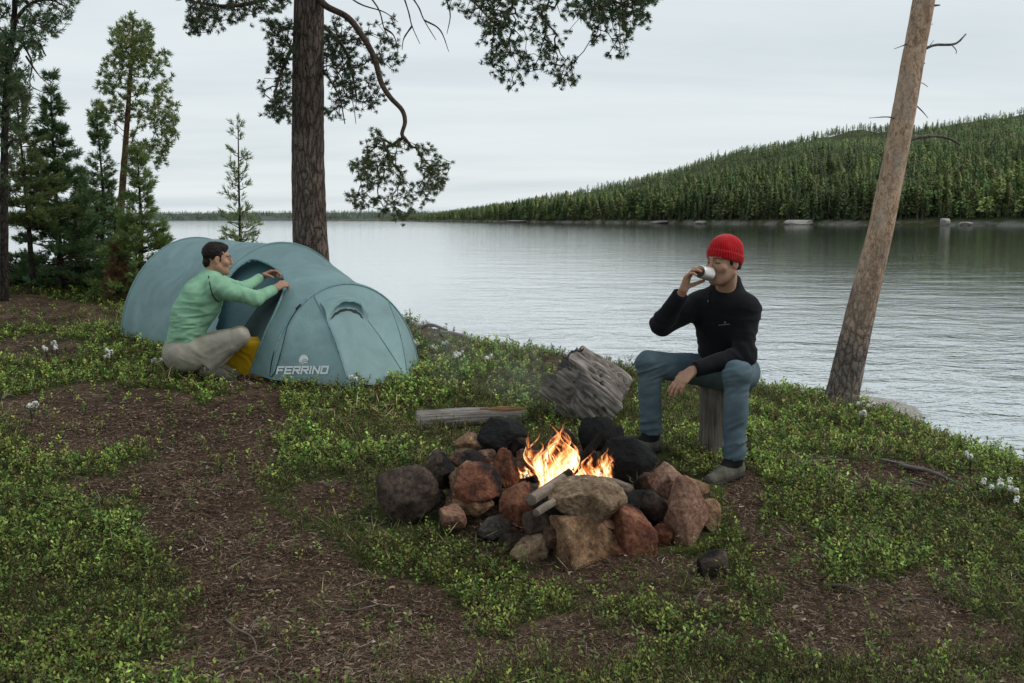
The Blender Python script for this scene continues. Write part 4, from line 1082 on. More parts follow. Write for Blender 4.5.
# rear end
rh = V[S_ < 1e-6]; E = cR[:2] - aT[:2] * .75; t = np.linspace(0, 1, 30)[:, None, None]; w = (hoop_ph / pi)
foot = np.stack([E[0] + nT[0] * (w - .5) * 1.1 + 0 * w, E[1] + nT[1] * (w - .5) * 1.1, np.zeros_like(w)], 1); foot[:, 2] = h_base(foot[:, 0], foot[:, 1])
RG = rh[None] * (1 - t) + foot[None] * t + np.array([-aT[0], -aT[1], .4]) * (.14 * np.sin(pi * t) * np.sin(pi * w)[None, :, None])
obj('rear_panel', RG.reshape(-1, 3), grid_faces(*RG.shape[:2]), M_TENT, root)
# inner tent with its end wall
Vi, Fi, Si, Pi_ = tent_body(.90, .04, .74, 60, 60, .6)
e = Vi[Si > .7399]; c0 = len(Vi); Vi2 = np.vstack([Vi, e.mean(0)[None]]); i0 = np.nonzero(Si > .7399)[0]
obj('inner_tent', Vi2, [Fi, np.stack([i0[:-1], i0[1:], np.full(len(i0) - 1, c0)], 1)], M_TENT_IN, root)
# lookup: point and normal on a surface under a pixel
_nn = np.cross(np.gradient(NG, axis=1), np.gradient(NG, axis=0)); _nn /= np.linalg.norm(_nn, axis=2)[..., None] + 1e-9; _nn *= np.sign(_nn @ np.array([0, -1, .3]))[..., None]
_npx = proj(nv)
def nose_at(px, py, off=.0):
    i = np.argmin(((_npx - [px, py]) ** 2).sum(1)); return nv[i] + _nn.reshape(-1, 3)[i] * off
_bm = (Ph_ < 1.9); _bV = V[_bm]; _bpx = proj(_bV); _bout = np.stack([nT[0] * -np.cos(Ph_[_bm]), nT[1] * -np.cos(Ph_[_bm]), np.sin(Ph_[_bm])], 1)
def body_at(px, py, off=0.0):
    i = np.argmin(((_bpx - [px, py]) ** 2).sum(1)); return _bV[i] + _bout[i] * off
def strip_tube(name, pts, r, mat, n=40, parent=root, **kw):
    V, Q, T = tube(smooth_path(np.array(pts), n), r, 6); return obj(name, V, [Q, T], mat, parent, **kw)
# poles sleeves / seams
for sv_, nm in ((0.0, 'pole_sleeve'), (.55, 'pole_sleeve'), (1.0, 'pole_sleeve')):
    k = np.argmin(np.abs(S_ - sv_)); hp = V[np.abs(S_ - S_[k]) < 1e-6]; 
    o_ = np.stack([nT[0] * -np.cos(hoop_ph), nT[1] * -np.cos(hoop_ph), np.sin(hoop_ph)], 1)
    hp = hp + o_ * .002
    Vt, Q, T = tube(hp, .0105, 8); ctr = np.repeat(hp, 8, 0); Vt[:-2] = Vt[:-2]
    obj(nm, Vt, [Q, T], M_TENT if sv_ != 1.0 else M_SEAM, root)
strip_tube('seam', [NG[i, int(.36 * 129)] + np.array([0, -.004, .002]) for i in range(2, 90, 8)], .0045, M_SEAM)
strip_tube('seam', [NG[i, int(.70 * 129)] + np.array([0, -.004, .002]) for i in range(2, 90, 8)], .0045, M_SEAM)
# the same dark zip runs along the door edge
dp = [(222, 300), (226, 284), (231, 275), (239, 266), (253, 260), (267, 263), (278, 270), (285, 280), (282, 296), (275, 314), (266, 332), (258, 352), (252, 372), (250, 383)]
strip_tube('door_zip', [body_at(a, b, .004) for a, b in dp], .011, M_SEAM, 90)
# hanging flap being zipped
k = 14; t = np.linspace(0, 1, k)
c1 = smooth_path([body_at(284, 284, -.01), body_at(278, 306, -.01), body_at(269, 325, -.01), body_at(257, 349, -.01)], k)
c2 = smooth_path([P(281, 285, 7.95), P(268, 299, 8.02), P(254, 312, 8.06), P(240, 332, 8.05)], k)
fl = np.stack([c1 + (c2 - c1) * u + np.array([0, .07, -.03]) * sin(pi * u) for u in np.linspace(0, 1, 16)], 1)
fl += (np.array([.3, -1, 0]) * .02)[None, None] * np.sin(np.linspace(0, 9, 16))[None, :, None] * np.linspace(.3, 1, k)[:, None, None]
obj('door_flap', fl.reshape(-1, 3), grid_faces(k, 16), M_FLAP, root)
# vent: hood, dark strip painted as the shadow beneath it, window panel
def arcpx(x0, x1, y0, h, n=24):
    x = np.linspace(x0, x1, n); u = np.linspace(-1, 1, n); return [(a, y0 - h * (1 - abs(q) ** 2.6)) for a, q in zip(x, u)]
top = arcpx(321, 362, 303, 6); lip = arcpx(327, 368, 321, 15)
Tt = smooth_path([nose_at(a, b, .004) for a, b in top], 30); Lp = smooth_path([nose_at(a, b, .045 * sin(pi * min(max((a - 326) / 43, 0), 1)) + .006) for a, b in lip], 30)
hood = np.stack([Tt * (1 - u) + Lp * u + np.array([aT[0], aT[1], .6]) * .025 * sin(pi * u) for u in np.linspace(0, 1, 10)], 1)
ho = obj('vent_hood', hood.reshape(-1, 3), grid_faces(30, 10), M_TENT, root)
gap = arcpx(329, 366, 322, 13); gb = [(a, 322 - 10.8 * (1 - abs(q) ** 2)) for a, q in zip(np.linspace(329, 366, 24), np.linspace(-1, 1, 24))]
g1 = smooth_path([nose_at(a, b, .006) for a, b in gap], 30); g2 = smooth_path([nose_at(a, b, .006) for a, b in gb], 30)
obj('vent_shade', np.stack([g1 * (1 - u) + g2 * u for u in np.linspace(0, 1, 5)], 1).reshape(-1, 3), grid_faces(30, 5), M_CORD, ho)
strip_tube('panel_seam', [nose_at(a, b, .003) for a, b in [(327, 321), (333, 340), (342, 362), (350, 384)]], .003, M_SEAM)
strip_tube('panel_seam', [nose_at(a, b, .003) for a, b in [(368, 321), (382, 340), (396, 362), (406, 377)]], .003, M_SEAM)
# guy cords on the near panel
strip_tube('guy_cord', [nose_at(294, 303, .012), nose_at(289, 325, .018), nose_at(283, 350, .016), nose_at(276, 371, .008), nose_at(270, 376, .01), nose_at(264, 366, .012), nose_at(262, 349, .01)], .0035, M_CORD, 60)
strip_tube('guy_cord', [nose_at(262, 349, .012), nose_at(264, 360, .016), nose_at(263, 372, .008), nose_at(262, 381, .004)], .004, M_CORD, 30)
strip_tube('toggle', [nose_at(294, 300, .012), nose_at(293, 307, .014)], .009, M_CORD, 6)
# printed name and emblem
O_ = nose_at(277.5, 373.5, .012); UX = nose_at(327.5, 373.8, .012) - O_; UYp = nose_at(280, 366.3, .012) - nose_at(280, 373.5, .012); UY = UYp * .86
nrm = unit(np.cross(UX, UY)); nrm = nrm if nrm[1] < 0 else -nrm
LET = {'F': (1, [((0, 0), (0, 1)), ((0, 1), (1, 1)), ((0, .5), (.85, .5))]), 'E': (1, [((0, 0), (0, 1)), ((0, 1), (1, 1)), ((0, .5), (.9, .5)), ((0, 0), (1, 0))]),
       'R': (1, [((0, 0), (0, 1)), ((0, 1), (1, 1)), ((1, 1), (1, .5)), ((0, .48), (1, .48)), ((.45, .48), (1, 0))]), 'I': (.12, [((.06, 0), (.06, 1))]),
       'N': (1, [((0, 0), (0, 1)), ((0, 1), (1, 0)), ((1, 0), (1, 1))]), 'O': (1, [((0, 0), (0, 1)), ((0, 1), (1, 1)), ((1, 1), (1, 0)), ((1, 0), (0, 0))])}
wsum = sum(LET[c][0] for c in 'FERRINO') + 6 * .42; mb = MB(); x = 0; kz = 0
for ch in 'FERRINO':
    w_, strokes = LET[ch]
    for (p, q) in strokes:
        p = np.array([p[0] + x, p[1]]) ; q = np.array([q[0] + x, q[1]]); lx, ly = .140, .135   # half stroke (x units differ from y units)
        d = q - p; dn = np.linalg.norm(d); e_ = d / dn; side = np.array([-e_[1] * lx, e_[0] * ly]); ext = e_ * np.array([lx, ly])
        quad = np.array([p - ext - side, q + ext - side, q + ext + side, p - ext + side])
        quad[:, 0] += quad[:, 1] * .22; kz += 1
        Vq = O_ + UX * (quad[:, :1] / wsum) + UY * quad[:, 1:2] + nrm * (.0004 * (kz % 5)); mb.add(Vq, [[0, 1, 2, 3]])
    x += w_ + .42
mb.build('lettering', M_WHITE, root, smooth=False)
Ec = nose_at(304.5, 360.5, .010); ex = unit(UX); ey = unit(UY); Re = .040; mb = MB(); g = 26
for i in range(g):
    for j in range(g):
        a, b = (i + .5) / g * 2 - 1, (j + .5) / g * 2 - 1
        if a * a + b * b > 1: continue
        wv = b - (-.10 + .30 * sin(a * 2.6 + .8)); wv2 = b - (-.45 + .28 * sin(a * 2.6 + .5)); wv3 = b - (-.78 + .2 * sin(a * 2.6 + .3))
        if not (wv > 0.0 or (wv2 > .06 and wv < -.14) or (wv3 > .05 and wv2 < -.13)): continue
        cs = np.array([[i, j], [i + 1, j], [i + 1, j + 1], [i, j + 1]]) / g * 2 - 1
        mb.add(Ec + ex * (cs[:, :1] * Re) + ey * (cs[:, 1:] * Re), [[0, 1, 2, 3]])
mb.build('emblem', M_WHITE, root, smooth=False)
# yellow bag inside the door
M_YELLOW = fabric('yellow fabric', (.66, .40, .010), .12)
by = P(250, 355, 8.02); by[2] = hz(by[0], by[1]) + .115
vo = Vol(by - [.3, .3, .2], by + [.3, .3, .25], .008)
vo.box(by + [0, 0, 0], (.22, .17, .16), frame([.3, 1, 0]), .05, 0); vo.ell(by + [.05, -.02, .08], (.12, .12, .08), None, .05)
Vb, Qb = vo.mesh(2); n_ = vnormals(Vb, Qb); q = (Vb - by); d = .006 * (1 - np.abs(np.sin(q[:, 0] * 26 + 3 * q[:, 2] / .1 + 3 * vnoise(q * 9, 3)))) + .008 * fbm(q * 7, 3, 4)
o = obj('bag', Vb + n_ * d[:, None], Qb, M_YELLOW, loc=(by[0], by[1], by[2] - .12)); tag(o, 'bright yellow bag lying just inside the open tent door', 'bag')

# ================================================================== FIRE RING
FIRE = P(572, 488, 4.72); FIRE[2] = .04
ROCKS = [  # px, py, w, h, Y, depth factor, material, soot, rot, seed, label
    (404, 503, 66, 58, 4.55, .9, 'dark', -.08, .2, 51, 'large dark brown boulder at the left end of the fire ring'),
    (439, 474, 38, 44, 4.72, .9, 'dark', .34, .1, 2, 'sooty upright stone above the large left boulder'),
    (466, 464, 34, 24, 4.95, 1.2, 'brown', .45, .1, 3, 'small dark brown stone tucked behind the sooty upright stone'),
    (487, 459, 22, 18, 5.0, 1., 'brown', .1, 0, 4, 'little tan brown stone left of the rusty upright stone'),
    (474, 447, 40, 22, 5.15, .8, 'tan', .1, -.35, 5, 'flat tan stone at the back left, leaning under the black one'),
    (503, 438, 48, 34, 5.12, .9, 'black', .9, -.15, 6, 'big soot black stone at the back left of the ring'),
    (505, 470, 28, 42, 4.72, .9, 'rust', .12, .12, 7, 'rusty red upright stone with a pointed pale tip'),
    (466, 482, 46, 44, 4.62, .9, 'tan', .2, .15, 8, 'rounded tan stone with sooty top, left of the red brown one'),
    (482, 488, 58, 42, 4.50, .9, 'rust', .38, -.15, 9, 'broad red brown stone with dark underside in the left of the ring'),
    (472, 508, 46, 24, 4.48, .9, 'tan', .2, .1, 10, 'tan stone wedged beneath the broad red brown stone'),
    (451, 520, 30, 28, 4.40, .9, 'pink', -.2, 0, 11, 'small orange tan stone at the lower left, in the shrubs'),
    (494, 529, 36, 30, 4.38, .9, 'grey', .15, .1, 12, 'low grey stone under the egg shaped red brown stone'),
    (518, 505, 34, 48, 4.33, .9, 'rust', .22, -.2, 13, 'egg shaped red brown stone left of the pale firewood'),
    (539, 525, 30, 36, 4.26, .9, 'dark', .3, .35, 14, 'small dark stone with pale patches between red and tan stones'),
    (530, 557, 42, 46, 4.20, .9, 'sand', -.15, 0, 15, 'squat tan stone at the front left foot of the ring'),
    (580, 549, 70, 66, 4.16, .9, 'tan', -.25, .05, 16, 'largest tan block standing at the front of the ring'),
    (587, 505, 76, 46, 4.22, .9, 'sand', .02, -.04, 17, 'wide tan stone lying across the top of the front block'),
    (604, 527, 22, 14, 4.24, .9, 'pink', -.4, -.2, 18, 'small pale broken piece wedged beside the wide tan stone'),
    (637, 540, 56, 72, 4.22, .85, 'rust', .10, .32, 19, 'tall reddish brown slab right of the front block'),
    (653, 509, 32, 36, 4.36, .9, 'dark', .5, 0, 20, 'round dark stone between the reddish brown slab and the pinkish one'),
    (668, 482, 40, 40, 4.50, .9, 'pink', -.25, -.5, 21, 'pinkish stone with sharp top at the right of the ring'),
    (685, 519, 50, 88, 4.34, .9, 'pink', -.1, -.1, 22, 'tall angular tan stone at the right end of the ring'),
    (709, 518, 24, 34, 4.46, 1., 'tan', -.1, 0, 23, 'small tan stone leaning outside the tall angular stone'),
    (630, 462, 52, 48, 5.05, .9, 'black', .9, .1, 24, 'big black boulder at the back right behind the flames'),
    (598, 437, 34, 44, 5.22, .9, 'black', .9, .1, 25, 'black upright stone at the very back of the ring'),
    (532, 467, 34, 42, 5.0, .9, 'brown', .35, 0, 26, 'dark red brown stone just left of the flames'),
    (562, 442, 40, 28, 5.2, .9, 'brown', .2, 0, 27, 'brown stone behind the tallest flames'),
    (608, 500, 36, 26, 4.52, .9, 'dark', .6, 0, 28, 'dark stone hidden behind the wide tan stone'),
    (560, 520, 60, 40, 4.45, .9, 'dark', .7, 0, 33, 'dark inner stone in the gap under the firewood'),
    (640, 520, 60, 50, 4.5, .9, 'dark', .6, 0, 34, 'dark inner stone behind the reddish brown slab'),
    (505, 512, 50, 40, 4.6, .9, 'dark', .6, 0, 35, 'dark inner stone behind the egg shaped stone'),
    (552, 540, 24, 26, 4.20, .9, 'brown', .1, .2, 40, 'small brown stone filling the gap left of the largest tan block'),
    (510, 545, 26, 24, 4.30, .9, 'dark', .1, 0, 41, 'small dark stone low between the grey and the squat tan stone'),
    (462, 500, 22, 24, 4.55, .9, 'tan', .0, .3, 42, 'small tan stone between the large left boulder and the red brown one'),
    (617, 556, 26, 28, 4.20, .9, 'rust', -.2, .2, 43, 'small rusty stone between the front block and the reddish brown slab'),
    (662, 540, 28, 34, 4.30, .9, 'rust', .0, 0, 44, 'rusty stone in the gap left of the tall angular stone'),
    (432, 500, 24, 26, 4.62, .9, 'brown', .1, 0, 45, 'brown stone behind the right shoulder of the large left boulder'),
    (697, 492, 26, 30, 4.52, .9, 'tan', -.1, .2, 46, 'tan stone behind the tall angular stone at the right'),
    (520, 450, 26, 24, 5.1, .9, 'dark', .3, 0, 47, 'dark stone between the big black one and the flames'),
    (614, 440, 22, 30, 5.3, .9, 'black', .8, 0, 48, 'thin black stone at the back beside the black upright one'),
    (648, 486, 24, 26, 4.7, .9, 'brown', .2, 0, 49, 'brown stone under the big black boulder at right'),
    (605, 577, 14, 11, 4.02, .9, 'tan', -.5, 0, 29, 'pebble on the soil in front of the reddish brown slab'),
    (562, 589, 16, 13, 3.98, .9, 'pink', -.5, .2, 30, 'pale pebble on the soil in front of the largest tan block'),
    (481, 563, 24, 24, 4.2, .9, 'dark', .0, .3, 31, 'small dark stone sunk in the shrubs left of the ring'),
    (716, 573, 36, 42, 3.93, .8, 'dark', .42, .1, 57, 'dark sooty stone lying apart at the front right of the ring'),
]
for px_, py_, w, h, Y, df, mt, soot, rot, seed, lab in ROCKS:
    c = P(px_, py_, Y); W = w * Y / FPX * 1.13; H = h * Y / FPX * 1.15
    c[1] += .22 * W * df
    Vr, Fr = rock(c, (W, W * df, H), 1000 + seed * 7, rot, cuts=20 if seed == 51 else 11, rough=1.5, sharp=34 if seed == 51 else 130)
    d = FIRE[:2] - Vr[:, :2]; d /= np.linalg.norm(d, axis=1)[:, None] + 1e-9; rv = Vr - c; rv = rv / (np.linalg.norm(rv, axis=1)[:, None] + 1e-9)
    s = soot + .55 * np.clip((rv[:, :2] * d).sum(1), -.3, 1) + .15 * np.clip(rv[:, 2], 0, 1)
    zb = hz(c[0], c[1])
    o = obj('pebble' if w < 18 else 'stone', Vr, Fr, M_ROCK[mt], loc=(c[0], c[1], max(zb, c[2] - H * .5)), attrs={'soot': s}); tag(o, lab, 'stone', 'stones of the fire ring')
    _keepout.append((c[:2] - [0, .12 * W], W * (.58 if py_ > 500 else .40)))
# ash bed
a = np.linspace(0, 2 * pi, 40, endpoint=False); r = np.linspace(.02, 1, 12); AV = []
for i in r:
    x = FIRE[0] + .02 + np.cos(a) * .42 * i; y = FIRE[1] + .05 + np.sin(a) * .36 * i
    AV.append(np.stack([x, y, h_ground(x, y) + .055 * (1 - i ** 2) + .012 + .012 * n2(x, y, 14, 5, 3)], 1))
m = N('ash and embers'); co = m.coord('Object'); nz = m.noise(co, 24, 5, .65)
M_ASH = m.set(color=m.ramp(nz, [(.35, (.012, .011, .010)), (.55, (.06, .055, .05)), (.75, (.20, .19, .18))]), rough=1, normal=m.bump(nz, .8, .02), emit=m.ramp(m.noise(co, 15, 4, .6), [(.60, (0, 0, 0)), (.72, (1, .16, .02))]), emits=1.6)
o = obj('ash', np.concatenate(AV), grid_faces(12, 40, True), M_ASH); tag(o, 'grey ash and embers inside the stone ring', 'ash', None, 'stuff')

# ---- firewood
def wood_mat(name, a, b, c, zs=(1, 1, 1), sc=30):
    m = N(name); u = m.attr('along', 'Fac'); th = m.attr('round', 'Fac')
    cb = m.node('ShaderNodeCombineXYZ'); m.link(m.math('MULTIPLY', u, 1.2), cb.inputs[0]); m.link(m.math('MULTIPLY', th, 14.0), cb.inputs[1]); m.link(m.rand(), cb.inputs[2])
    n1 = m.noise(cb.outputs[0], 3.2, 6, .68, .4); n2 = m.noise(cb.outputs[0], 9.0, 5, .7, .2); n3 = m.noise(m.coord('Object'), 5, 4, .6)
    col = m.ramp(m.math('ADD', m.math('MULTIPLY', n1, .6), m.math('MULTIPLY', n2, .4)), [(.34, a), (.5, b), (.66, c)])
    col = m.mix(.7, col, m.ramp(n3, [(.3, .55), (.7, 1.25)]), 'MULTIPLY')
    ch = m.attr('char', 'Fac'); col = m.mix(m.ramp(ch, [(.4, 0), (.6, 1)]), col, (.008, .007, .007))
    return m.set(color=col, rough=.88, spec=.15, normal=m.bump(n2, .7, .006, m.bump(n1, .9, .014)))
M_WOOD_GREY = wood_mat('weathered grey wood', (.055, .048, .042), (.23, .205, .185), (.46, .42, .385))
M_WOOD_STUMP = wood_mat('cracked silver stump wood', (.035, .029, .024), (.25, .215, .19), (.60, .55, .50))
M_WOOD_PALE = wood_mat('pale barked firewood', (.14, .10, .075), (.34, .27, .21), (.52, .45, .38))
M_WOOD_ORANGE = wood_mat('freshly split orange wood', (.16, .075, .035), (.33, .18, .095), (.46, .30, .18))
M_CHAR = wood_mat('charred wood', (.006, .006, .006), (.014, .012, .011), (.035, .028, .024))
M_WOOD_BARKGREY = wood_mat('grey brown bark log', (.050, .041, .034), (.17, .142, .120), (.37, .32, .275))
def log_mesh(pts, r, seed, n=60, seg=28, flute=.10, ends=True, char=None, flat=None):
    p = smooth_path(np.array(pts, float), n); rr = np.interp(np.linspace(0, 1, n), np.linspace(0, 1, len(np.atleast_1d(r))), np.atleast_1d(r)) if np.ndim(r) else np.full(n, r)
    V, Q, T = tube(p, rr, seg); ctr = np.repeat(p, seg, 0); d = V[:-2] - ctr
    th = np.tile(np.arange(seg) / seg, n); al = np.repeat(np.concatenate([[0], np.cumsum(np.linalg.norm(np.diff(p, axis=0), axis=1))]), seg)
    q = np.stack([al * 2.2, np.cos(th * 2 * pi) * 2.2, np.sin(th * 2 * pi) * 2.2 + seed], 1); q2 = q * [1, 3.2, 3.2]
    f = 1 + flute * (fbm(q, 3, seed) * .9 - np.abs(fbm(q2, 3, seed + 2)) * .9)
    V[:-2] = ctr + d * f[:, None]
    at = {'along': np.append(al, [0, al.max()]) + seed * 1.7, 'round': np.append(th, [.5, .5]), 'char': np.append((char(al / al.max()) if char else np.zeros(len(al))), [0, 1 if char else 0])}
    return V, [Q, T], at
def log(name, pts, r, mat, seed, label, cat, group=None, **kw):
    V, F, at = log_mesh(pts, r, seed, **kw); c = np.asarray(pts[0], float)
    o = obj(name, V, F, mat, loc=c, attrs=at); tag(o, label, cat, group); return o
FW = 'firewood in the ring'
log('firewood', [P(531, 500, 4.16), P(549, 488, 4.34), P(574, 470, 4.7)], [.025, .026, .022], M_WOOD_PALE, 1, 'thick pale log pointing up out of the front of the fire', 'firewood', FW, char=lambda t: sstep(.55, .8, t))
log('firewood', [P(536, 513, 4.10), P(552, 503, 4.22), P(585, 486, 4.6)], [.017, .018, .015], M_WOOD_PALE, 2, 'thin pale stick just below the thick pale log', 'firewood', FW, char=lambda t: sstep(.5, .8, t))
log('firewood', [P(629, 489, 4.42), P(612, 484, 4.50), P(585, 478, 4.8)], [.022, .026, .024], M_WOOD_PALE, 3, 'pale broken log end sticking out right of the flames', 'firewood', FW, char=lambda t: sstep(.45, .75, t), flute=.35)
log('firewood', [P(556, 486, 4.75), P(580, 462, 4.8), P(602, 434, 4.85)], [.026, .026, .018], M_CHAR, 4, 'long charred stick leaning up through the flames', 'firewood', FW)
log('firewood', [P(606, 490, 4.7), P(598, 468, 4.74), P(590, 448, 4.8)], [.022, .02, .014], M_CHAR, 5, 'short charred stick right of the leaning one', 'firewood', FW)
log('firewood', [P(540, 470, 4.9), P(560, 482, 4.75), P(600, 490, 4.6)], [.026, .026, .022], M_CHAR, 6, 'charred log lying crosswise under the flames', 'firewood', FW)
log('firewood', [P(575, 497, 4.55), P(590, 490, 4.62), P(612, 474, 4.8)], [.020, .022, .018], M_CHAR, 7, 'charred stick behind the wide tan stone', 'firewood', FW)

# ---- flames: streaky tongues that taper and curl
m = N('flame'); m.t.nodes.remove(m.b)
tt = m.attr('fl_t', 'Fac'); ee = m.attr('fl_e', 'Fac'); co = m.coord('Object', (26, 26, 9)); nz = m.noise(co, 1.5, 4, .62, 1.2)
core = m.math('SUBTRACT', 1.0, m.math('ABSOLUTE', ee)); heat = m.math('SUBTRACT', m.math('ADD', core, m.math('MULTIPLY', nz, .5)), m.math('MULTIPLY', tt, .75))
colr = m.ramp(heat, [(.0, (1.0, .13, .015)), (.30, (1.0, .30, .06)), (.60, (1.0, .52, .20)), (.95, (1.0, .78, .50))])
em = m.node('ShaderNodeEmission'); m.link(colr, em.inputs[0]); m.link(m.math('ADD', 1.1, m.math('MULTIPLY', heat, 2.4)), em.inputs[1])
al = m.math('MULTIPLY', m.ramp(core, [(.0, 0), (.5, .9)]), m.math('MULTIPLY', m.ramp(tt, [(0, .15), (.2, .85), (.6, .7), (1, 0)]), m.ramp(nz, [(.40, 0), (.56, 1)])))
tr = m.node('ShaderNodeBsdfTransparent'); mx = m.node('ShaderNodeMixShader'); m.link(al, mx.inputs[0]); m.link(tr.outputs[0], mx.inputs[1]); m.link(em.outputs[0], mx.inputs[2]); m.link(mx.outputs[0], m.out.inputs[0])
M_FLAME = m.m
rng = np.random.default_rng(61); mb = MB(); FT, FE = [], []
zones = [((550, 488), 10, 50, 12, 4.72), ((563, 490), 12, 62, 14, 4.76), ((577, 488), 9, 40, 9, 4.78), ((603, 488), 8, 36, 9, 4.72), ((534, 474), 9, 20, 4, 4.78), ((590, 490), 20, 20, 8, 4.66), ((560, 496), 24, 18, 8, 4.62)]
for (bx, by_), sx, hp, cnt, Y in zones:
    for i in range(cnt):
        Yk = Y + rng.normal(0, .06); b = P(bx + rng.normal(0, sx * .45), by_ + rng.normal(0, 3), Yk); hh_ = hp * rng.uniform(.55, 1.32) * Yk / FPX
        lean_ = np.array([rng.normal(-.02, .22), rng.normal(0, .2), 1]); k = 30; t = np.linspace(0, 1, k); cvn = hh_ * .16
        ph = rng.uniform(0, 6.3, 3); cv = np.stack([np.sin(t * 7 + ph[0]) * cvn * t ** .7 + np.sin(t * 15 + ph[2]) * cvn * .3 * t, np.cos(t * 5 + ph[1]) * cvn * t, 0 * t], 1)
        p = b + lean_ * (hh_ * t)[:, None] + cv
        yaw = rng.uniform(0, pi) if rng.uniform() < .25 else rng.normal(0, .5); sd = np.array([cos(yaw), sin(yaw), rng.normal(0, .2)])
        w = rng.uniform(.016, .046) * (np.sin(pi * np.clip(t * .8 + .16, 0, 1)) ** .7) * (1 - t ** 3) * (1 + .35 * np.sin(t * 11 + ph[1])) + .0008
        e5 = np.linspace(-1, 1, 11); wb = 1 + .3 * np.sin(t[:, None] * 9 + ph[0] + e5[None] * 2)
        V = p[:, None] + sd * (w[:, None] * e5[None] * wb)[..., None] + np.array([sd[1], -sd[0], 0]) * (.5 * w[:, None] * np.sin(e5[None] * 3 + t[:, None] * 6 + ph[2]))[..., None]
        mb.add(V.reshape(-1, 3), grid_faces(k, 11)); FT.append(np.repeat(t, 11)); FE.append(np.tile(e5, k))
V, F, C = mb.arrays()
o = obj('flames', V, F, M_FLAME, loc=FIRE, attrs={'fl_t': np.concatenate(FT), 'fl_e': np.concatenate(FE)}); tag(o, 'orange campfire flames rising from the burning logs', 'fire')

# ================================================================== LOGS, STUMPS, STICKS
g = P(418, 418, 6.35); zl = hz(*P(470, 425, 6.35)[:2]) + .055
a_, b_ = P(416, 417, 6.30), P(526, 414, 6.45); a_[2] = hz(a_[0], a_[1]) + .06; b_[2] = hz(b_[0], b_[1]) + .055
log('log', [a_, (a_ + b_) / 2 + [0, 0, .004], b_], [.068, .062, .045], M_WOOD_GREY, 11, 'short grey weathered log lying in the grass behind the fire', 'log', seg=32, flute=.14)
c_ = a_ + (b_ - a_) * .58 + [0, -.02, .052]; d_ = b_ + [.0, -.02, .035]
log('split_wood', [c_, (c_ + d_) / 2, d_], [.010, .024, .014], M_WOOD_ORANGE, 12, 'orange split sliver of wood lying on the right end of the grey log', 'firewood', flute=.3)
# big weathered stump, tipped so its hollow end faces left
YS = 6.55; e0 = P(561, 370, YS + .03); e1 = P(614, 407, YS + .0)
n = 90; seg = 96; u = np.linspace(0, 1, n); ax = e0 + (e1 - e0) * u[:, None]; ax[:, 2] -= .05 * u ** 2
rr = .232 * (1 + .18 * u ** 2) + .015 * np.sin(u * 3); Vs, Qs, Ts = tube(ax, rr, seg); ctr = np.repeat(ax, seg, 0); dv = Vs[:-2] - ctr; th = np.tile(np.arange(seg) / seg, n); uu = np.repeat(u, seg)
c2, s2 = np.cos(th * 2 * pi), np.sin(th * 2 * pi)
lob = fbm(np.stack([c2 * 1.3, s2 * 1.3, uu * .6 + 3], 1), 3, 71); crack = np.abs(fbm(np.stack([c2 * 5.5, s2 * 5.5, uu * 1.3], 1), 4, 72)); fine = fbm(np.stack([c2 * 14, s2 * 14, uu * 1.6], 1), 2, 73)
Vs[:-2] = ctr + dv * (1 + .28 * lob - .23 * np.exp(-crack * 13) + .06 * fine)[:, None]
axd = unit(e1 - e0); jag = fbm(np.stack([c2 * 3.5, s2 * 3.5, 0 * th], 1), 3, 75)
top_w = np.clip(dv[:, 2] / .22, -.4, 1)
Vs[:-2] += axd * ((sstep(.45, 1, uu) * jag * .05 - sstep(.35, 1, uu) * np.clip(top_w, 0, 1) * .10 + sstep(.5, 0, uu) * (jag * .075 + .02 * top_w)))[:, None]
# hollow, broken end: rings that sink inwards, torn along the grain
rim = Vs[:seg]; cen = rim.mean(0); rings = [rim]; up_ = np.cross(axd, [0, 1., 0]); up_ /= np.linalg.norm(up_); sd_ = np.cross(up_, axd)
for k_ in range(1, 15):
    f_ = 1 - k_ / 15; pr = cen + (rim - cen) * f_; a1, b1_ = (pr - cen) @ up_, (pr - cen) @ sd_
    dep = .15 * (1 - f_ ** 3) + .075 * fbm(np.stack([a1 * 8, b1_ * 26, 0 * a1 + 2], 1), 4, 91) * (1 - f_ ** 6); rings.append(pr + axd * dep[:, None])
EV = np.vstack(rings); EF = grid_faces(15, seg, True); n0 = len(Vs)
Vs = np.vstack([Vs, EV]); Qs = np.vstack([Qs, EF + n0]); Ts = Ts[seg:]
a1, b1_ = (EV - cen) @ up_, (EV - cen) @ sd_
o = obj('stump', Vs, [Qs, Ts], M_WOOD_STUMP, loc=(ax[n // 2][0], ax[n // 2][1], hz(ax[n // 2][0], ax[n // 2][1])), attrs={'along': np.concatenate([uu * .4, [0, 0], a1 * 1.0]) + 5, 'round': np.concatenate([th * 2.2, [.2, .2], b1_ * 2.2]), 'char': np.concatenate([0 * uu, [0, .3], np.full(len(EV), .515)])})  # broken end is darkened in its colour to stand for shade
tag(o, 'big cracked grey tree stump tipped on its side behind the fire', 'stump')
# log the man sits on
sb = P(713, 452, 5.78); sb[2] = hz(sb[0], sb[1]) - .05; stp = P(713, 384, 5.80)
SEAT_Z = stp[2]
log('stump', [sb, (sb + stp) / 2, stp], [.088, .078, .080], M_WOOD_BARKGREY, 14, 'upright grey log standing as a stool under the man in black', 'stump', seg=36, flute=.12, n=50)
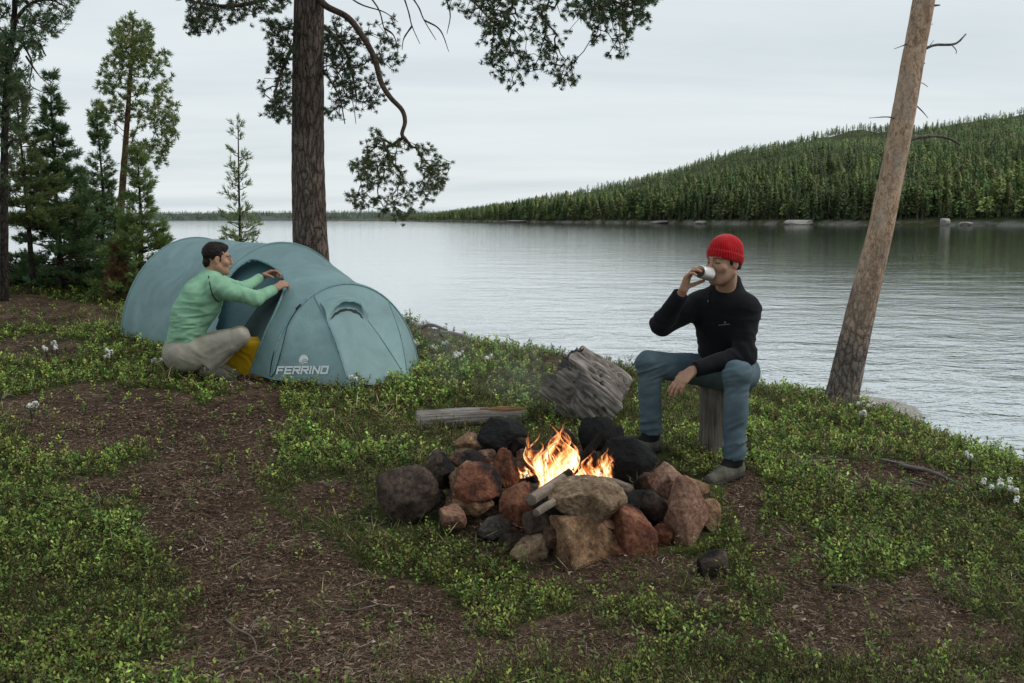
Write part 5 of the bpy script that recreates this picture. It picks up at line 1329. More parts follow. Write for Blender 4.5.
# driftwood and sticks
def stick(name, pxs, r, mat, seed, label, lift=.01, group='fallen sticks on the ground'):
    pts = []
    for q in pxs:
        if name == 'driftwood': g = P(q[0], q[1], q[3])
        else: g = G(q[0], q[1]); g[2] += lift + (q[2] if len(q) > 2 else 0)
        pts.append(g)
    p = smooth_path(np.array(pts), 30); V, F, at = log_mesh(p, np.linspace(r, r * .45, 30), seed, n=30, seg=10, flute=.25)
    o = obj(name, V, F, mat, loc=pts[0], attrs=at); tag(o, label, 'stick', group); return o
stick('driftwood', [(440, 333, 0, 10.0), (458, 335, 0, 9.9), (485, 343, 0, 9.7), (515, 347, 0, 9.4)], .030, M_WOOD_GREY, 21, 'long bleached driftwood branch on the bank edge right of the tent', .04)
stick('driftwood', [(412, 331, 0, 10.5), (430, 325, 0, 10.4), (447, 330, 0, 10.2)], .026, M_WOOD_GREY, 22, 'short driftwood piece on the bank edge beside the tent nose', .03)
stick('driftwood', [(420, 334, 0, 10.2), (446, 336, 0, 10.0), (470, 339, 0, 9.8)], .020, M_WOOD_GREY, 23, 'thin driftwood stick under the long bleached branch', .03)
stick('stick', [(784, 468), (805, 466, .02), (828, 463, .01), (848, 462)], .016, M_WOOD_GREY, 24, 'pale curved stick right of the seated man')
stick('stick', [(900, 468), (930, 478, .03), (955, 489, .02), (978, 500)], .016, M_WOOD_GREY, 25, 'long grey root on the bare bank patch at right')
stick('stick', [(905, 480), (935, 494, .02), (952, 500)], .010, M_WOOD_GREY, 26, 'thin grey root just below the long one at right')
stick('stick', [(880, 462), (910, 470, .01), (925, 478)], .010, M_WOOD_GREY, 27, 'thin grey stick at the upper end of the bare bank patch')
stick('stick', [(226, 622), (238, 636, .01), (252, 645, .012), (256, 655), (246, 668)], .0045, M_WOOD_PALE, 28, 'pale curling root looping over the bare soil at lower left')
stick('stick', [(214, 664), (236, 665), (260, 664, .012), (278, 668), (276, 682)], .0045, M_WOOD_PALE, 29, 'pale root bending down at the bottom edge of the picture')
stick('stick', [(228, 574), (238, 569), (250, 563)], .005, M_WOOD_PALE, 30, 'short pale twig on the path left of centre')
stick('stick', [(328, 608), (352, 611), (368, 610, .01), (381, 605)], .005, M_WOOD_PALE, 31, 'long pale twig on the bare soil left of the front stones')
stick('stick', [(250, 632), (256, 626, .01), (261, 619)], .005, M_WOOD_GREY, 32, 'short grey twig beside the looping root')
stick('stick', [(200, 540), (204, 546), (207, 552)], .004, M_WOOD_PALE, 33, 'tiny pale twig on the upper path')
stick('stick', [(178, 648), (186, 643), (194, 639)], .005, M_WOOD_GREY, 34, 'grey twig at the left edge of the bare soil')
stick('stick', [(826, 588), (846, 593, .012), (862, 598)], .007, M_WOOD_GREY, 35, 'grey stick on the littered soil at lower right')
stick('stick', [(836, 572), (848, 566, .01), (858, 560)], .006, M_WOOD_PALE, 36, 'short pale stick above the grey one at lower right')
stick('stick', [(806, 672), (820, 661, .012), (834, 650)], .006, M_WOOD_GREY, 37, 'slanting grey stick near the bottom edge at right')
stick('stick', [(694, 612), (700, 606, .02), (706, 600, .02)], .005, M_WOOD_GREY, 38, 'grey twig poking up below the dark stone lying apart')
stick('stick', [(900, 604), (916, 602), (932, 602)], .006, M_WOOD_GREY, 39, 'flat grey twig between shrubs at the right')
stick('stick', [(2, 400), (8, 398, .01), (14, 397)], .012, M_WOOD_GREY, 40, 'grey stick end on the bare mound at the left edge')

# ---- white flowered shrublets
M_STEM = plain('brown stem', (.06, .045, .025)); M_PETAL = plain('white blossom', (.74, .74, .66), .8, amt=.12)
def flower_plant():
    rng = np.random.default_rng(9); root = thing('flowering_shrub', (0, 0, 0), '', 'plant'); mb = MB(); fl = MB(); lf = MB()
    for s in range(3):
        tip = np.array([rng.normal(0, .05), rng.normal(0, .05), rng.uniform(.08, .15)]); p = smooth_path([np.zeros(3), tip * [.6, .6, .55], tip], 8); V, Q, T = tube(p, np.linspace(.003, .0018, 8), 5, False); mb.add(V, Q)
        for i in range(16):
            c = p[2] + (tip - p[2]) * rng.uniform(); a = rng.uniform(0, 6.3); d = np.array([[cos(a), sin(a), .35]]); d /= np.linalg.norm(d); U = np.array([[-sin(a), cos(a), 0]])
            q = leaf_quads(c[None], d, U, np.array([.035]), np.array([.010]))[0]; lf.add(q, [[0, 1, 2, 3]], col=np.array([.06, .085, .03]) * rng.uniform(.7, 1.4))
        if s < 2:
            for i in range(26):
                d = unit(rng.normal(size=3) + [0, 0, .9]); c = tip + d * rng.uniform(.014, .026); A = unit(np.cross(d, rng.normal(size=3))); B = np.cross(d, A); r = .010
                fl.add(np.array([c + A * r, c + B * r, c - A * r, c - B * r]), [[0, 1, 2, 3]])
    mb.build('stem', M_STEM, root); lf.build('foliage', M_LEAF, root, smooth=False); fl.build('blossom', M_PETAL, root, smooth=False)
    return root
proto = flower_plant(); first = True
FL = [([(52, 349), (59, 352), (48, 353)], 'white flowered shrublet in the grass at far left, well behind the bare mound', 'white flowered shrublets at far left'), ([(106, 361), (111, 358)], 'white flowered shrublet left of the crouching man', 'white flowered shrublets left of the crouching man'),
      ([(152, 369), (167, 366)], 'white flowered shrublet just behind the crouching man', 'white flowered shrublets behind the crouching man'), ([(32, 418)], 'single white flowered shrublet on the bare mound at left', None),
      ([(383, 362), (409, 340), (417, 346), (434, 350), (459, 363), (463, 359), (491, 363), (402, 352), (444, 346)], 'white flowered shrublet on the bank right of the tent', 'white flowered shrublets right of the tent'),
      ([(860, 410), (870, 413), (859, 423)], 'white flowered shrublet beside the leaning trunk', 'white flowered shrublets at the leaning trunk'),
      ([(970, 464), (986, 491), (1003, 494), (1012, 491), (1019, 510), (996, 498), (1008, 500)], 'white flowered shrublet near the right picture edge', 'white flowered shrublets at the right edge'), ([(352, 384)], 'single white flowered shrublet in front of the tent nose', None)]
rng = np.random.default_rng(77)
for pts, lab, grp in FL:
    for (a, b) in pts:
        g = G(a, b + 8)
        if first: r = proto; first = False
        else:
            r = proto.copy(); COL.objects.link(r)
            for ch in list(proto.children): c = ch.copy(); COL.objects.link(c); c.parent = r
        r.location = g; r.rotation_euler = (0, 0, rng.uniform(0, 6.3)); s = rng.uniform(.75, 1.05) * max(.75, min(1.0, g[1] / 7)); r.scale = (s, s, s); r['label'] = lab
        if grp: r['group'] = grp
        elif 'group' in r: del r['group']

# ---- thin smoke drifting left from the fire
vo = Vol(FIRE + [-1.3, -.5, .2], FIRE + [.3, 1.0, 1.5], .04)
vo.chain([FIRE + [0, .1, .55], FIRE + [-.25, .25, .72], FIRE + [-.65, .40, .80]], [.12, .20, .26], .15)
V, Q = vo.mesh(2)
m = N('thin smoke'); m.t.nodes.remove(m.b); co = m.coord('Object'); nz = m.noise(co, 3.2, 4, .6, .8)
pv = m.node('ShaderNodeVolumePrincipled'); pv.inputs['Color'].default_value = (.75, .77, .8, 1); m.link(m.ramp(nz, [(.40, 0), (.75, .55)]), pv.inputs['Density']); m.link(pv.outputs[0], m.out.inputs['Volume'])
o = obj('smoke', V, Q, m.m, loc=FIRE); tag(o, 'thin wisp of smoke drifting left from the campfire', 'smoke', None, 'stuff')
# ================================================================== PEOPLE
m = N('skin'); co = m.coord('Object'); n1 = m.noise(co, 30, 4, .6)
c_ = m.mix(1.0, m.attr('tint'), m.ramp(n1, [(.3, .88), (.7, 1.10)]), 'MULTIPLY')
M_SKIN = m.set(color=c_, rough=.52, spec=.35, sss=.08, normal=m.bump(m.noise(co, 160, 3, .6), .15, .002))
def cloth_mat(name, col, rough=.9, nsc=8, amt=.22, sheen=.0, fine=220, fb=.25):
    m = N(name); co = m.coord('Object'); n1 = m.noise(co, nsc, 4, .6); n2 = m.noise(co, fine, 2, .6)
    c = m.mix(1.0, m.mix(1.0, col, m.attr('tint'), 'MULTIPLY'), m.ramp(n1, [(.3, 1 - amt), (.7, 1 + amt)]), 'MULTIPLY')
    return m.set(color=c, rough=rough, spec=.2, sheen=sheen, normal=m.bump(n1, .25, .02, m.bump(n2, fb, .003)))
M_GREEN = cloth_mat('mint green jersey', (.235, .430, .285)); M_BEIGE = cloth_mat('beige grey trousers', (.31, .285, .235))
M_BLACK = cloth_mat('black fleece', (.0065, .0075, .010), .95, sheen=.05); M_DENIM = cloth_mat('blue grey trousers', (.088, .128, .152), amt=.22)
M_RED = cloth_mat('red knit wool', (.50, .006, .012), .95, 18, .18, .2, 160, .5); M_SOCK = cloth_mat('black sock', (.010, .010, .012))
M_SHOE = cloth_mat('grey olive shoe', (.095, .090, .070), .8, 30, .35); M_SOLE = cloth_mat('dark rubber sole', (.03, .029, .026), .8); M_HAIR = cloth_mat('dark brown hair', (.012, .008, .006), .55, 30, .4, 0, 120, .6)
M_LACE = cloth_mat('pale lace', (.22, .21, .17)); M_DARKTRIM = cloth_mat('dark trim', (.018, .030, .026))
SKIN = np.array([.40, .225, .150])

def rotv(v, ax, a):
    ax = unit(ax); return v * cos(a) + np.cross(ax, v) * sin(a) + ax * (ax @ v) * (1 - cos(a))
def hand(vo, w, d, pn, sign, curls, thumb=(.5, .6), sc=1.0, spread=.06):
    """palm with five separate fingers; sign +1 left hand, -1 right hand"""
    d = unit(d); pn = unit(np.asarray(pn, float) - d * (np.asarray(pn, float) @ d)); lat = np.cross(pn, d) * sign; w = np.asarray(w, float)
    kn = [w + (d * f + lat * l) * sc for f, l in ((.086, .030), (.091, .010), (.087, -.011), (.078, -.029))]
    for i, k_ in enumerate(kn):
        vo.cone(w + (d * .012 + lat * (.018 - .012 * i)) * sc, k_, .0150 * sc, .0115 * sc, k=.016)
    tips = []
    for i, (segs, k_) in enumerate(zip(((.043, .026, .021), (.047, .030, .022), (.043, .028, .021), (.034, .021, .018)), kn)):
        dd = unit(d + lat * spread * (1.5 - i)); ax = np.cross(dd, pn); p = k_; a = 0; r = .0098 if i < 3 else .0085
        for q, L in enumerate(segs):
            a += curls[i] * (.75, 1.0, .7)[q]; v = rotv(dd, ax, a); e = p + v * L * sc
            vo.cone(p, e, r * sc * (1 - .07 * q), r * sc * (.93 - .08 * q), k=.005); p = e
        tips.append(p)
    b = w + (d * .026 + lat * .026 + pn * .006) * sc; t1 = unit(d * .62 + lat * .72 + pn * thumb[0]); t2 = unit(d * .85 + lat * .25 + pn * (thumb[0] + thumb[1] * .5)); t3 = unit(d * .9 - lat * .1 + pn * (thumb[0] + thumb[1]))
    vo.cone(w + d * .010 * sc, b, .015 * sc, .014 * sc, k=.012); e = b + t1 * .042 * sc; vo.cone(b, e, .014 * sc, .0115 * sc, k=.008); e2 = e + t2 * .032 * sc; vo.cone(e, e2, .0112 * sc, .0102 * sc, k=.004); vo.cone(e2, e2 + t3 * .025 * sc, .0102 * sc, .0085 * sc, k=.004)
    return tips

def head(vo, c, R):
    L = lambda *p: c + R @ np.array(p, float)
    vo.ell(L(0, -.012, .035), (.074, .094, .084), R, .02)
    vo.ell(L(0, .030, -.028), (.060, .064, .086), R, .03)
    vo.ell(L(0, .042, -.082), (.045, .045, .034), R, .03)
    vo.ell(L(0, .078, -.104), (.019, .016, .016), R, .02)
    for s in (-1, 1):
        vo.cone(L(s * .058, -.002, -.055), L(s * .026, .066, -.100), .018, .016, .03)
        vo.ell(L(s * .041, .064, -.024), (.026, .022, .022), R, .025)
        vo.ell(L(s * .031, .098, .010), (.020, .014, .014), R, .012, 'sub')
        vo.ell(L(s * .031, .079, .008), (.0150, .0130, .0125), R, .004)
        vo.cone(L(s * .012, .094, .030), L(s * .048, .076, .030), .0085, .007, .014)
        vo.ell(L(s * .074, -.006, -.010), (.009, .021, .032), R @ np.array([[cos(s * .35), -sin(s * .35), 0], [sin(s * .35), cos(s * .35), 0], [0, 0, 1]]), .006)
        vo.ell(L(s * .084, .002, -.006), (.006, .010, .016), R, .005, 'sub')
        vo.ell(L(s * .0105, .108, -.031), (.0085, .010, .0075), R, .006)
    vo.cone(L(0, .092, .022), L(0, .114, -.024), .0075, .0098, .012)
    vo.cone(L(0, .100, -.030), L(0, .114, -.028), .0075, .008, .008)
    vo.cone(L(-.016, .090, -.058), L(.016, .090, -.058), .0075, .0075, .008); vo.cone(L(-.014, .089, -.071), L(.014, .089, -.071), .008, .008, .008)
    vo.cone(L(-.02, .1025, -.0645), L(.02, .1025, -.0645), .0022, .0022, .003, 'sub')
def face_cols(V, c, R, shut=True, stubble=.35):
    q = (V - c) @ R; cols = np.tile(SKIN, (len(V), 1)); x, y, z = q.T; ax = np.abs(x); near = np.linalg.norm(q, axis=1) < .20
    def blend(mask, col): 
        nonlocal cols; mk = np.clip(mask, 0, 1)[:, None] * near[:, None]; cols = cols * (1 - mk) + np.asarray(col) * mk
    blend(np.exp(-((ax - .03) / .018) ** 2 - ((z - .006) / .012) ** 2) * (y > .05) * .35, SKIN * [.6, .5, .5])
    blend((np.exp(-((z - .031 + (ax - .03) ** 2 * 6) / .0058) ** 2)) * (ax > .011) * (ax < .052) * (y > .05) * .9, (.018, .012, .009))
    blend(np.exp(-((z - .002) / .0035) ** 2) * (ax > .016) * (ax < .046) * (y > .06) * .9, (.02, .012, .01))
    if not shut: blend(np.exp(-((ax - .031) / .010) ** 2 - ((z - .008) / .005) ** 2) * (y > .07), (.05, .035, .03))
    blend(np.exp(-((z + .0645) / .011) ** 2) * (ax < .025) * (y > .07) * .7, (.33, .12, .095)); blend(np.exp(-((z + .0645) / .0028) ** 2) * (ax < .023) * (y > .07) * .8, (.10, .03, .025))
    blend(sstep(-.035, -.06, z) * sstep(-.02, .03, y) * sstep(-.14, -.115, z) * stubble, (.085, .055, .042))
    blend(np.exp(-((ax - .075) / .012) ** 2 - ((z + .008) / .03) ** 2 - (y / .02) ** 2) * .5, SKIN * [1.05, .72, .68]); blend(np.exp(-(x / .014) ** 2 - ((z + .028) / .014) ** 2) * (y > .10) * .4, SKIN * [1.1, .75, .7])
    return cols
def fold(V, Q, spec):
    """cloth folds: waves along an axis around a centre; spec = (centre, axis, wavelength, amplitude, reach, seed)"""
    n = vnormals(V, Q); d = np.zeros(len(V))
    for c, ax, wl, amp, reach, seed in spec:
        q = V - np.asarray(c); u = unit(ax); t = q @ u; w = np.exp(-((q ** 2).sum(1)) / reach ** 2)
        side = q - t[:, None] * u; tt = t + .35 * (side @ unit(np.cross(u, [.3, .5, .8])))
        pts = side * (.22 / wl) + u * (tt / wl * .75)[:, None] + seed * 7.3
        d += amp * 1.25 * w * (.55 - np.abs(fbm(pts, 2, seed)) * 2.6)
    return V + n * d[:, None]
def garment(name, vo, mat, parent, folds=(), noise=.004, nsc=10, cols=None, smooth=1, seed=0, rib=None):
    V, Q = vo.mesh(smooth); V = fold(V, Q, folds) if len(folds) else V
    n = vnormals(V, Q); V = V + n * (noise * fbm(V * nsc + seed, 3, seed))[:, None]
    c = np.ones((len(V), 3)) if cols is None else cols(V)
    return obj(name, V, Q, mat, parent, cols=c)
def shoe(parent, heel, toe, up, ground_up=(0, 0, 1), sc=1.0):
    f = unit(np.asarray(toe) - heel); u = unit(np.asarray(up) - f * (np.asarray(up) @ f)); heel = np.asarray(heel, float); toe = np.asarray(toe, float); s = np.cross(f, u)
    L = np.linalg.norm(toe - heel); vo = Vol(np.minimum(heel, toe) - .1, np.maximum(heel, toe) + .2, .006)
    vo.cone(heel + u * .045 + f * .035, heel + u * .045 + f * .55 * L, .038, .042, .02, flat=(u, .95)); vo.cone(heel + u * .038 + f * .5 * L, toe + u * .030 - f * .038, .042, .034, .03)
    vo.cone(heel + u * .05 + f * .06, heel + u * .105 + f * .07, .042, .044, .03); vo.half(heel + u * .012, -u)
    vo.cone(heel + u * .10 + f * .07, heel + u * .16 + f * .07, .032, .032, .0, 'sub')
    o = garment('shoe', vo, M_SHOE, parent, (), .002, 30)
    vo = Vol(np.minimum(heel, toe) - .1, np.maximum(heel, toe) + .15, .006)
    vo.cone(heel + f * .04 + u * .02, toe - f * .042 + u * .02, .044, .046, .0); vo.half(heel, -u); vo.half(heel + u * .022, u); garment('sole', vo, M_SOLE, o, (), .0)
    mb = MB()
    for k in range(4):
        cpt_ = heel + f * (.10 + .028 * k) + u * (.098 - .010 * k); V, Q, T = tube(np.array([cpt_ - s * .026, cpt_ + u * .006, cpt_ + s * .026]), .0035, 6); mb.add(V, Q, T)
    mb.build('lace', M_LACE, o); return o

# ------------------------------------------------------------ seated man drinking
F_ = unit([-.60, -.80, 0]); RT = np.array([-.80, .60, 0.])
pel = P(727, 371, 5.74); hipR = pel + RT * .09 + [0, 0, -.01]; hipL = pel - RT * .09 + [0, 0, -.01]
kneeR, ankR = P(649, 364, 5.56), P(651, 431, 5.60); kneeL, ankL = P(737, 374, 5.27), P(734, 456, 5.29)
chest = P(724, 318, 5.64); neck = P(727, 291, 5.62); hc = P(724, 262, 5.50); HR = frame(unit([-.80, -.58, -.06]))
sc_ = P(725, 302, 5.61); shR = sc_ + RT * .145 + F_ * .02; shL = sc_ - RT * .132; shR[2] -= .025; shL[2] -= .035
elR, wrR = P(662, 324, 5.53), P(683, 291, 5.40); elL, wrL = P(744, 355, 5.45), P(693, 370, 5.36)
mouth = hc + HR @ np.array([0, .118, -.055]); mugB = P(697, 271, mouth[1] - .095); mug_ax = unit(mugB - mouth); mugB = mouth + mug_ax * .098
vo = Vol([.62, 4.95, .12], [1.50, 6.02, 1.43], .0048)
vo.chain([pel, (pel + chest) / 2, chest, sc_], [.12, .11, .125, .10], .06, flat=(F_, 1.25)); vo.cone(shR, shL, .05, .05, .05)
vo.cone(sc_, hc + HR @ np.array([0, -.022, -.055]), .062, .056, .04)
for a, b, cc in ((shR, elR, wrR), (shL, elL, wrL)): vo.cone(a, b, .042, .036, .03); vo.cone(b, cc, .034, .024, .02)
for a, b, cc in ((hipR, kneeR, ankR), (hipL, kneeL, ankL)): vo.cone(a, b, .070, .045, .05); vo.cone(b, cc, .044, .030, .03); vo.cone(cc, cc + F_ * .03 + [0, 0, -.055], .026, .018, .02)
head(vo, hc, HR)
dR = unit(np.array([.26, -.14, .95])); hand(vo, wrR, dR, [.75, -.45, -.2], -1, (.52, .62, .66, .70), (.75, .5))
hand(vo, wrL, [-.74, -.18, -.66], [.45, .55, -.70], 1, (.22, .28, .32, .40), (.25, .3), spread=.03)
V, Q = vo.mesh(1); cols = face_cols(V, hc, HR, True, .22)
man = obj('person', V, Q, M_SKIN, loc=(pel[0], pel[1], hz(pel[0], pel[1])), cols=cols)
tag(man, 'man in red knit hat and black fleece sitting on a log, drinking from a mug', 'person')
vo = Vol([.55, 4.9, .3], [1.6, 6.1, 1.45], .0065)                       # fleece
hemc = pel + np.array([0, 0, .045])
vo.chain([pel + [0, 0, -.05], pel + (chest - pel) * .45, chest, sc_ + [0, 0, -.02]], [.162, .152, .165, .128], .06, flat=(F_, 1.28)); vo.half(hemc, unit([-.12, -.2, -1]))
vo.cone(shR, shL, .070, .068, .07); vo.cone(sc_, neck + [0, 0, .015], .105, .078, .05); vo.cone(neck + [0, 0, -.02], neck + (hc - neck) * .44 + [0.010, .012, .0], .076, .073, .02, cut_b=True)
vo.cone(shR, elR, .072, .060, .05); vo.cone(elR, wrR + unit(elR - wrR) * .022, .060, .043, .03, cut_b=True)
vo.cone(shL, elL, .067, .058, .06); vo.cone(elL, wrL + unit(elL - wrL) * .012, .064, .043, .03, cut_b=True)
jk = garment('jacket', vo, M_BLACK, man, [(elR, wrR - elR, .035, .009, .12, 1), (elL, wrL - elL, .035, .010, .13, 2), (pel + [0, 0, .12], [0, 0, 1], .045, .010, .17, 3), (shR + [0, 0, -.05], shR - elR, .05, .008, .12, 4), (chest, [.5, 0, .8], .08, .007, .18, 5), (shL + [0, 0, -.1], [.4, 0, .9], .05, .008, .14, 6)], .006, 9)
# collar zip and small chest print
zp = [P(709, 292, 5.43), P(708, 300, 5.42), P(707, 308, 5.425)]; JV = np.array([v.co for v in jk.data.vertices]) + WLOC[jk.name]; jpx = proj(JV)
def on_jacket(px, py, off=.004):
    d2 = ((jpx - [px, py]) ** 2).sum(1) + (JV[:, 1] - 5.3) * 3.0; i = np.argmin(d2); return JV[i] + np.array([-.2, -1, .1]) * off
V, Q, T = tube(smooth_path(np.array([on_jacket(710, 291), on_jacket(709, 299), on_jacket(708, 309)]), 12), .0035, 6); obj('zip', V, [Q, T], M_SOCK, jk, cols=np.ones((len(V), 3)))
V, Q, T = tube(np.array([on_jacket(708, 300, .008), on_jacket(708, 303, .010)]), .004, 6); zz_ = obj('zip_pull', V, [Q, T], M_DEADWOOD, jk)
M_PRINT = plain('grey chest print', (.13, .13, .135), .8); mb = MB(); o0 = on_jacket(719, 325, .012); ux = unit(on_jacket(733, 324, .012) - o0)
for k, (a, b, w, h) in enumerate([(0, 0, .010, .005), (.013, 0, .006, .005), (.021, 0, .009, .005), (.032, 0, .007, .005), (.041, 0, .010, .005), (.054, 0, .008, .005), (.030, .009, .010, .008), (.034, .018, .005, .005)]):
    p = o0 + ux * a + np.array([0, 0, b - .002]); mb.add(np.array([p, p + ux * w, p + ux * w + [0, 0, h], p + [0, 0, h]]), [[0, 1, 2, 3]])
mb.build('chest_print', M_PRINT, jk, smooth=False)
vo = Vol([.5, 4.9, .08], [1.6, 6.1, .95], .0065)                       # trousers
vo.ell(pel + [0, 0, 0.0], (.175, .135, .12), np.stack([RT, F_, [0, 0, 1]], 1), .05)
for a, b, cc, hem in ((hipR, kneeR, ankR, .02), (hipL, kneeL, ankL, .01)):
    vo.cone(a, b, .098, .072, .06); e = cc + unit(b - cc) * hem; e = cc - unit(b - cc) * .012; vo.cone(b, e, .070, .062, .03, cut_b=True, flat=None)
garment('trousers', vo, M_DENIM, man, [(kneeR, ankR - kneeR, .032, .008, .12, 11), (kneeL, ankL - kneeL, .032, .008, .12, 12), (ankR + [0, 0, .08], [.2, 0, 1], .035, .008, .12, 13), (ankL + [0, 0, .10], [-.2, 0, 1], .038, .009, .14, 14), (hipR, kneeR - hipR, .045, .010, .14, 15), (hipL, kneeL - hipL, .045, .008, .12, 16), ((kneeR + hipR) / 2, [.3, .2, .9], .05, .006, .14, 17)], .005, 9)
for ank, toe_d, hd in ((ankL, unit([-.80, -.60, -.08]), .03), (ankR, unit([-.75, -.60, -.08]), .03)):
    gz_ = hz(ank[0], ank[1]); he = ank - toe_d * .075; he[2] = ank[2] - .115; he[2] = max(he[2], gz_ - .015); to = he + toe_d * .295; _keepout.append((((he + to) / 2)[:2] - [.0, .10], .20))
    vo = Vol(ank - .12, ank + .15, .006); vo.cone(ank + [0, 0, .09], ank + [0, 0, -.04], .046, .044, .0); vo.cone(ank + [0, 0, -.02], ank + toe_d * .07 + [0, 0, -.05], .044, .034, .03); garment('sock', vo, M_SOCK, man, (), .002, 30); shoe(man, he, to, [0, 0, 1])
vo = Vol(hc - .2, hc + .22, .0045)                                     # hat
L = lambda *p: hc + HR @ np.array(p, float)
vo.ell(L(0, -.016, .050), (.088, .107, .104), HR, .0); vo.half(L(0, .09, .040), HR @ unit([0, .34, -1]))
vo2 = Vol(hc - .2, hc + .22, .0045); vo2.ell(L(0, -.016, .042), (.0945, .1135, .11), HR, 0); vo2.half(L(0, .09, .034), HR @ unit([0, .34, -1])); vo2.half(L(0, .09, .080), HR @ unit([0, -.34, 1])); vo.f = np.minimum(vo.f, vo2.f)
V, Q = vo.mesh(2); q = (V - hc) @ HR; n = vnormals(V, Q); ang = np.arctan2(q[:, 0], q[:, 1] + .016); V = V + n * (.0022 * np.sin(ang * 46) * sstep(.16, .12, q[:, 2]) + .004 * fbm(q * 18, 3, 3))[:, None]
obj('hat', V, Q, M_RED, man, cols=np.repeat((.80 + .25 * np.sin(ang * 46))[:, None], 3, 1))
vo = Vol(hc - .2, hc + .2, .0045)                                      # hair at temple and nape
for s in (-1, 1): vo.ell(L(s * .069, .016, .010), (.007, .012, .026), HR, .01); vo.ell(L(s * .058, -.050, -.020), (.012, .026, .026), HR, .01)
vo.ell(L(0, -.082, -.020), (.050, .016, .034), HR, .02); garment('hair', vo, M_HAIR, man, (), .004, 60)
# mug
M_STEEL = plain('brushed steel', (.62, .62, .61), .38, .5, .35, 60, .10); M_MUGIN = plain('dark mug base', (.075, .055, .042), .5)
k = 44; prof = [(0, .030), (.004, .034), (.012, .0355), (.088, .0375), (.096, .0385), (.098, .0375), (.096, .0355), (.088, .0345), (.012, .033), (.008, .0)]
ax = -mug_ax; a_ = unit(np.cross(ax, [0, 0, 1])); b2 = np.cross(ax, a_); th = np.arange(k) * 2 * pi / k
Vm = np.concatenate([mugB + ax * t + r * (a_[None] * np.cos(th)[:, None] + b2[None] * np.sin(th)[:, None]) for t, r in prof]); mug = thing('mug', mugB, 'silver metal mug held to the mouth of the man in the red hat', 'mug')
obj('cup', Vm, grid_faces(len(prof), k, True), M_STEEL, mug)
r5 = [.0, .012, .022, .0295, .0305]; d5 = [.006, .006, .0055, .003, -.0008]; Vm = np.concatenate([mugB + ax * (dd * .6 - .0022) + r * (a_[None] * np.cos(th)[:, None] + b2[None] * np.sin(th)[:, None]) for r, dd in zip(r5, d5)]); obj('base', Vm, grid_faces(5, k, True), M_MUGIN, mug)

# ------------------------------------------------------------ crouching man at the tent door
F_ = unit([.92, .40, 0]); RT = np.array([.40, -.92, 0.])
pel = P(183, 349, 7.64); hipR = pel + RT * .085 + [.02, 0, 0]; hipL = pel - RT * .085 + [.02, 0, 0]
kneeR, ankR = P(240, 337, 7.60), P(207, 366, 7.56); kneeL, ankL = P(240, 335, 7.84), P(213, 367, 7.74)
mid = P(190, 318, 7.66); chest = P(202, 299, 7.68); neck = P(211, 277, 7.70); hc = P(217, 259, 7.72); HR = frame(unit([.93, .34, -.06]))
sc_ = P(210, 284, 7.69); shR = sc_ + RT * .155 + F_ * .035 + [0, 0, -.02]; shL = sc_ - RT * .155 + F_ * .06 + [0, 0, .0]
elR, wrR = P(255, 299, 7.66), P(274.5, 289, 7.93); elL, wrL = P(243, 289, 7.92), P(262, 276.5, 8.13)
vo = Vol([-2.78, 7.30, .12], [-1.70, 8.42, 1.28], .0048)
vo.chain([pel, mid, chest, sc_], [.11, .105, .12, .09], .06, flat=(F_, 1.25)); vo.cone(shR, shL, .05, .05, .05); vo.cone(sc_, hc + HR @ np.array([0, -.022, -.055]), .060, .056, .04)
for a, b, cc in ((shR, elR, wrR), (shL, elL, wrL)): vo.cone(a, b, .042, .036, .03); vo.cone(b, cc, .034, .026, .02)
for a, b, cc in ((hipR, kneeR, ankR), (hipL, kneeL, ankL)): vo.cone(a, b, .070, .045, .05); vo.cone(b, cc, .044, .032, .03); vo.cone(cc, cc + F_ * .10 + [0, 0, -.05], .03, .022, .02)
head(vo, hc, HR)
hand(vo, wrR, [.62, .52, .42], [.1, .7, -.55], -1, (.80, .85, .85, .85), (.6, .6), 1.0); hand(vo, wrL, [.85, .12, .38], [.25, -.35, -.9], 1, (.55, .65, .70, .75), (.6, .6), 1.0)
V, Q = vo.mesh(1); cols = face_cols(V, hc, HR, False, .14)
man = obj('person', V, Q, M_SKIN, loc=(pel[0], pel[1], hz(pel[0], pel[1])), cols=cols); tag(man, 'dark haired man in mint green top crouching at the tent door, pulling its zip', 'person')
vo = Vol([-2.95, 7.2, .3], [-1.7, 8.4, 1.3], .0065)
vo.chain([pel + [0, 0, -.02], mid, chest, sc_ + [0, 0, -.03]], [.165, .162, .172, .125], .07, flat=(F_, 1.22)); vo.half(pel + [-.0, 0, .045], unit([.12, 0, -1]))
vo.cone(shR, shL, .070, .070, .07); vo.cone(sc_, neck, .09, .070, .05); vo.cone(neck + [0, 0, -.03], neck + (hc - neck) * .28, .070, .067, .02, cut_b=True)
vo.cone(shR, elR, .074, .056, .05); vo.cone(elR, wrR + unit(elR - wrR) * .015, .056, .040, .03, cut_b=True); vo.cone(shL, elL, .070, .054, .05); vo.cone(elL, wrL + unit(elL - wrL) * .015, .054, .039, .03, cut_b=True)
axsp = unit(sc_ - pel)
jk = garment('top', vo, M_GREEN, man, [(elR, wrR - elR, .035, .008, .12, 21), (shR + (elR - shR) * .4, elR - shR, .05, .007, .14, 22), (mid + RT * .12, [.35, 0, 1], .042, .011, .20, 23), (pel + RT * .1 + [0, 0, .08], [.1, 0, 1], .032, .011, .15, 24), (shR + [-.02, 0, -.08], [-.5, 0, .9], .042, .010, .13, 25), (elL, wrL - elL, .035, .007, .12, 26)], .006, 8)
JV = np.array([v.co for v in jk.data.vertices]) + WLOC[jk.name]; jpx = proj(JV)
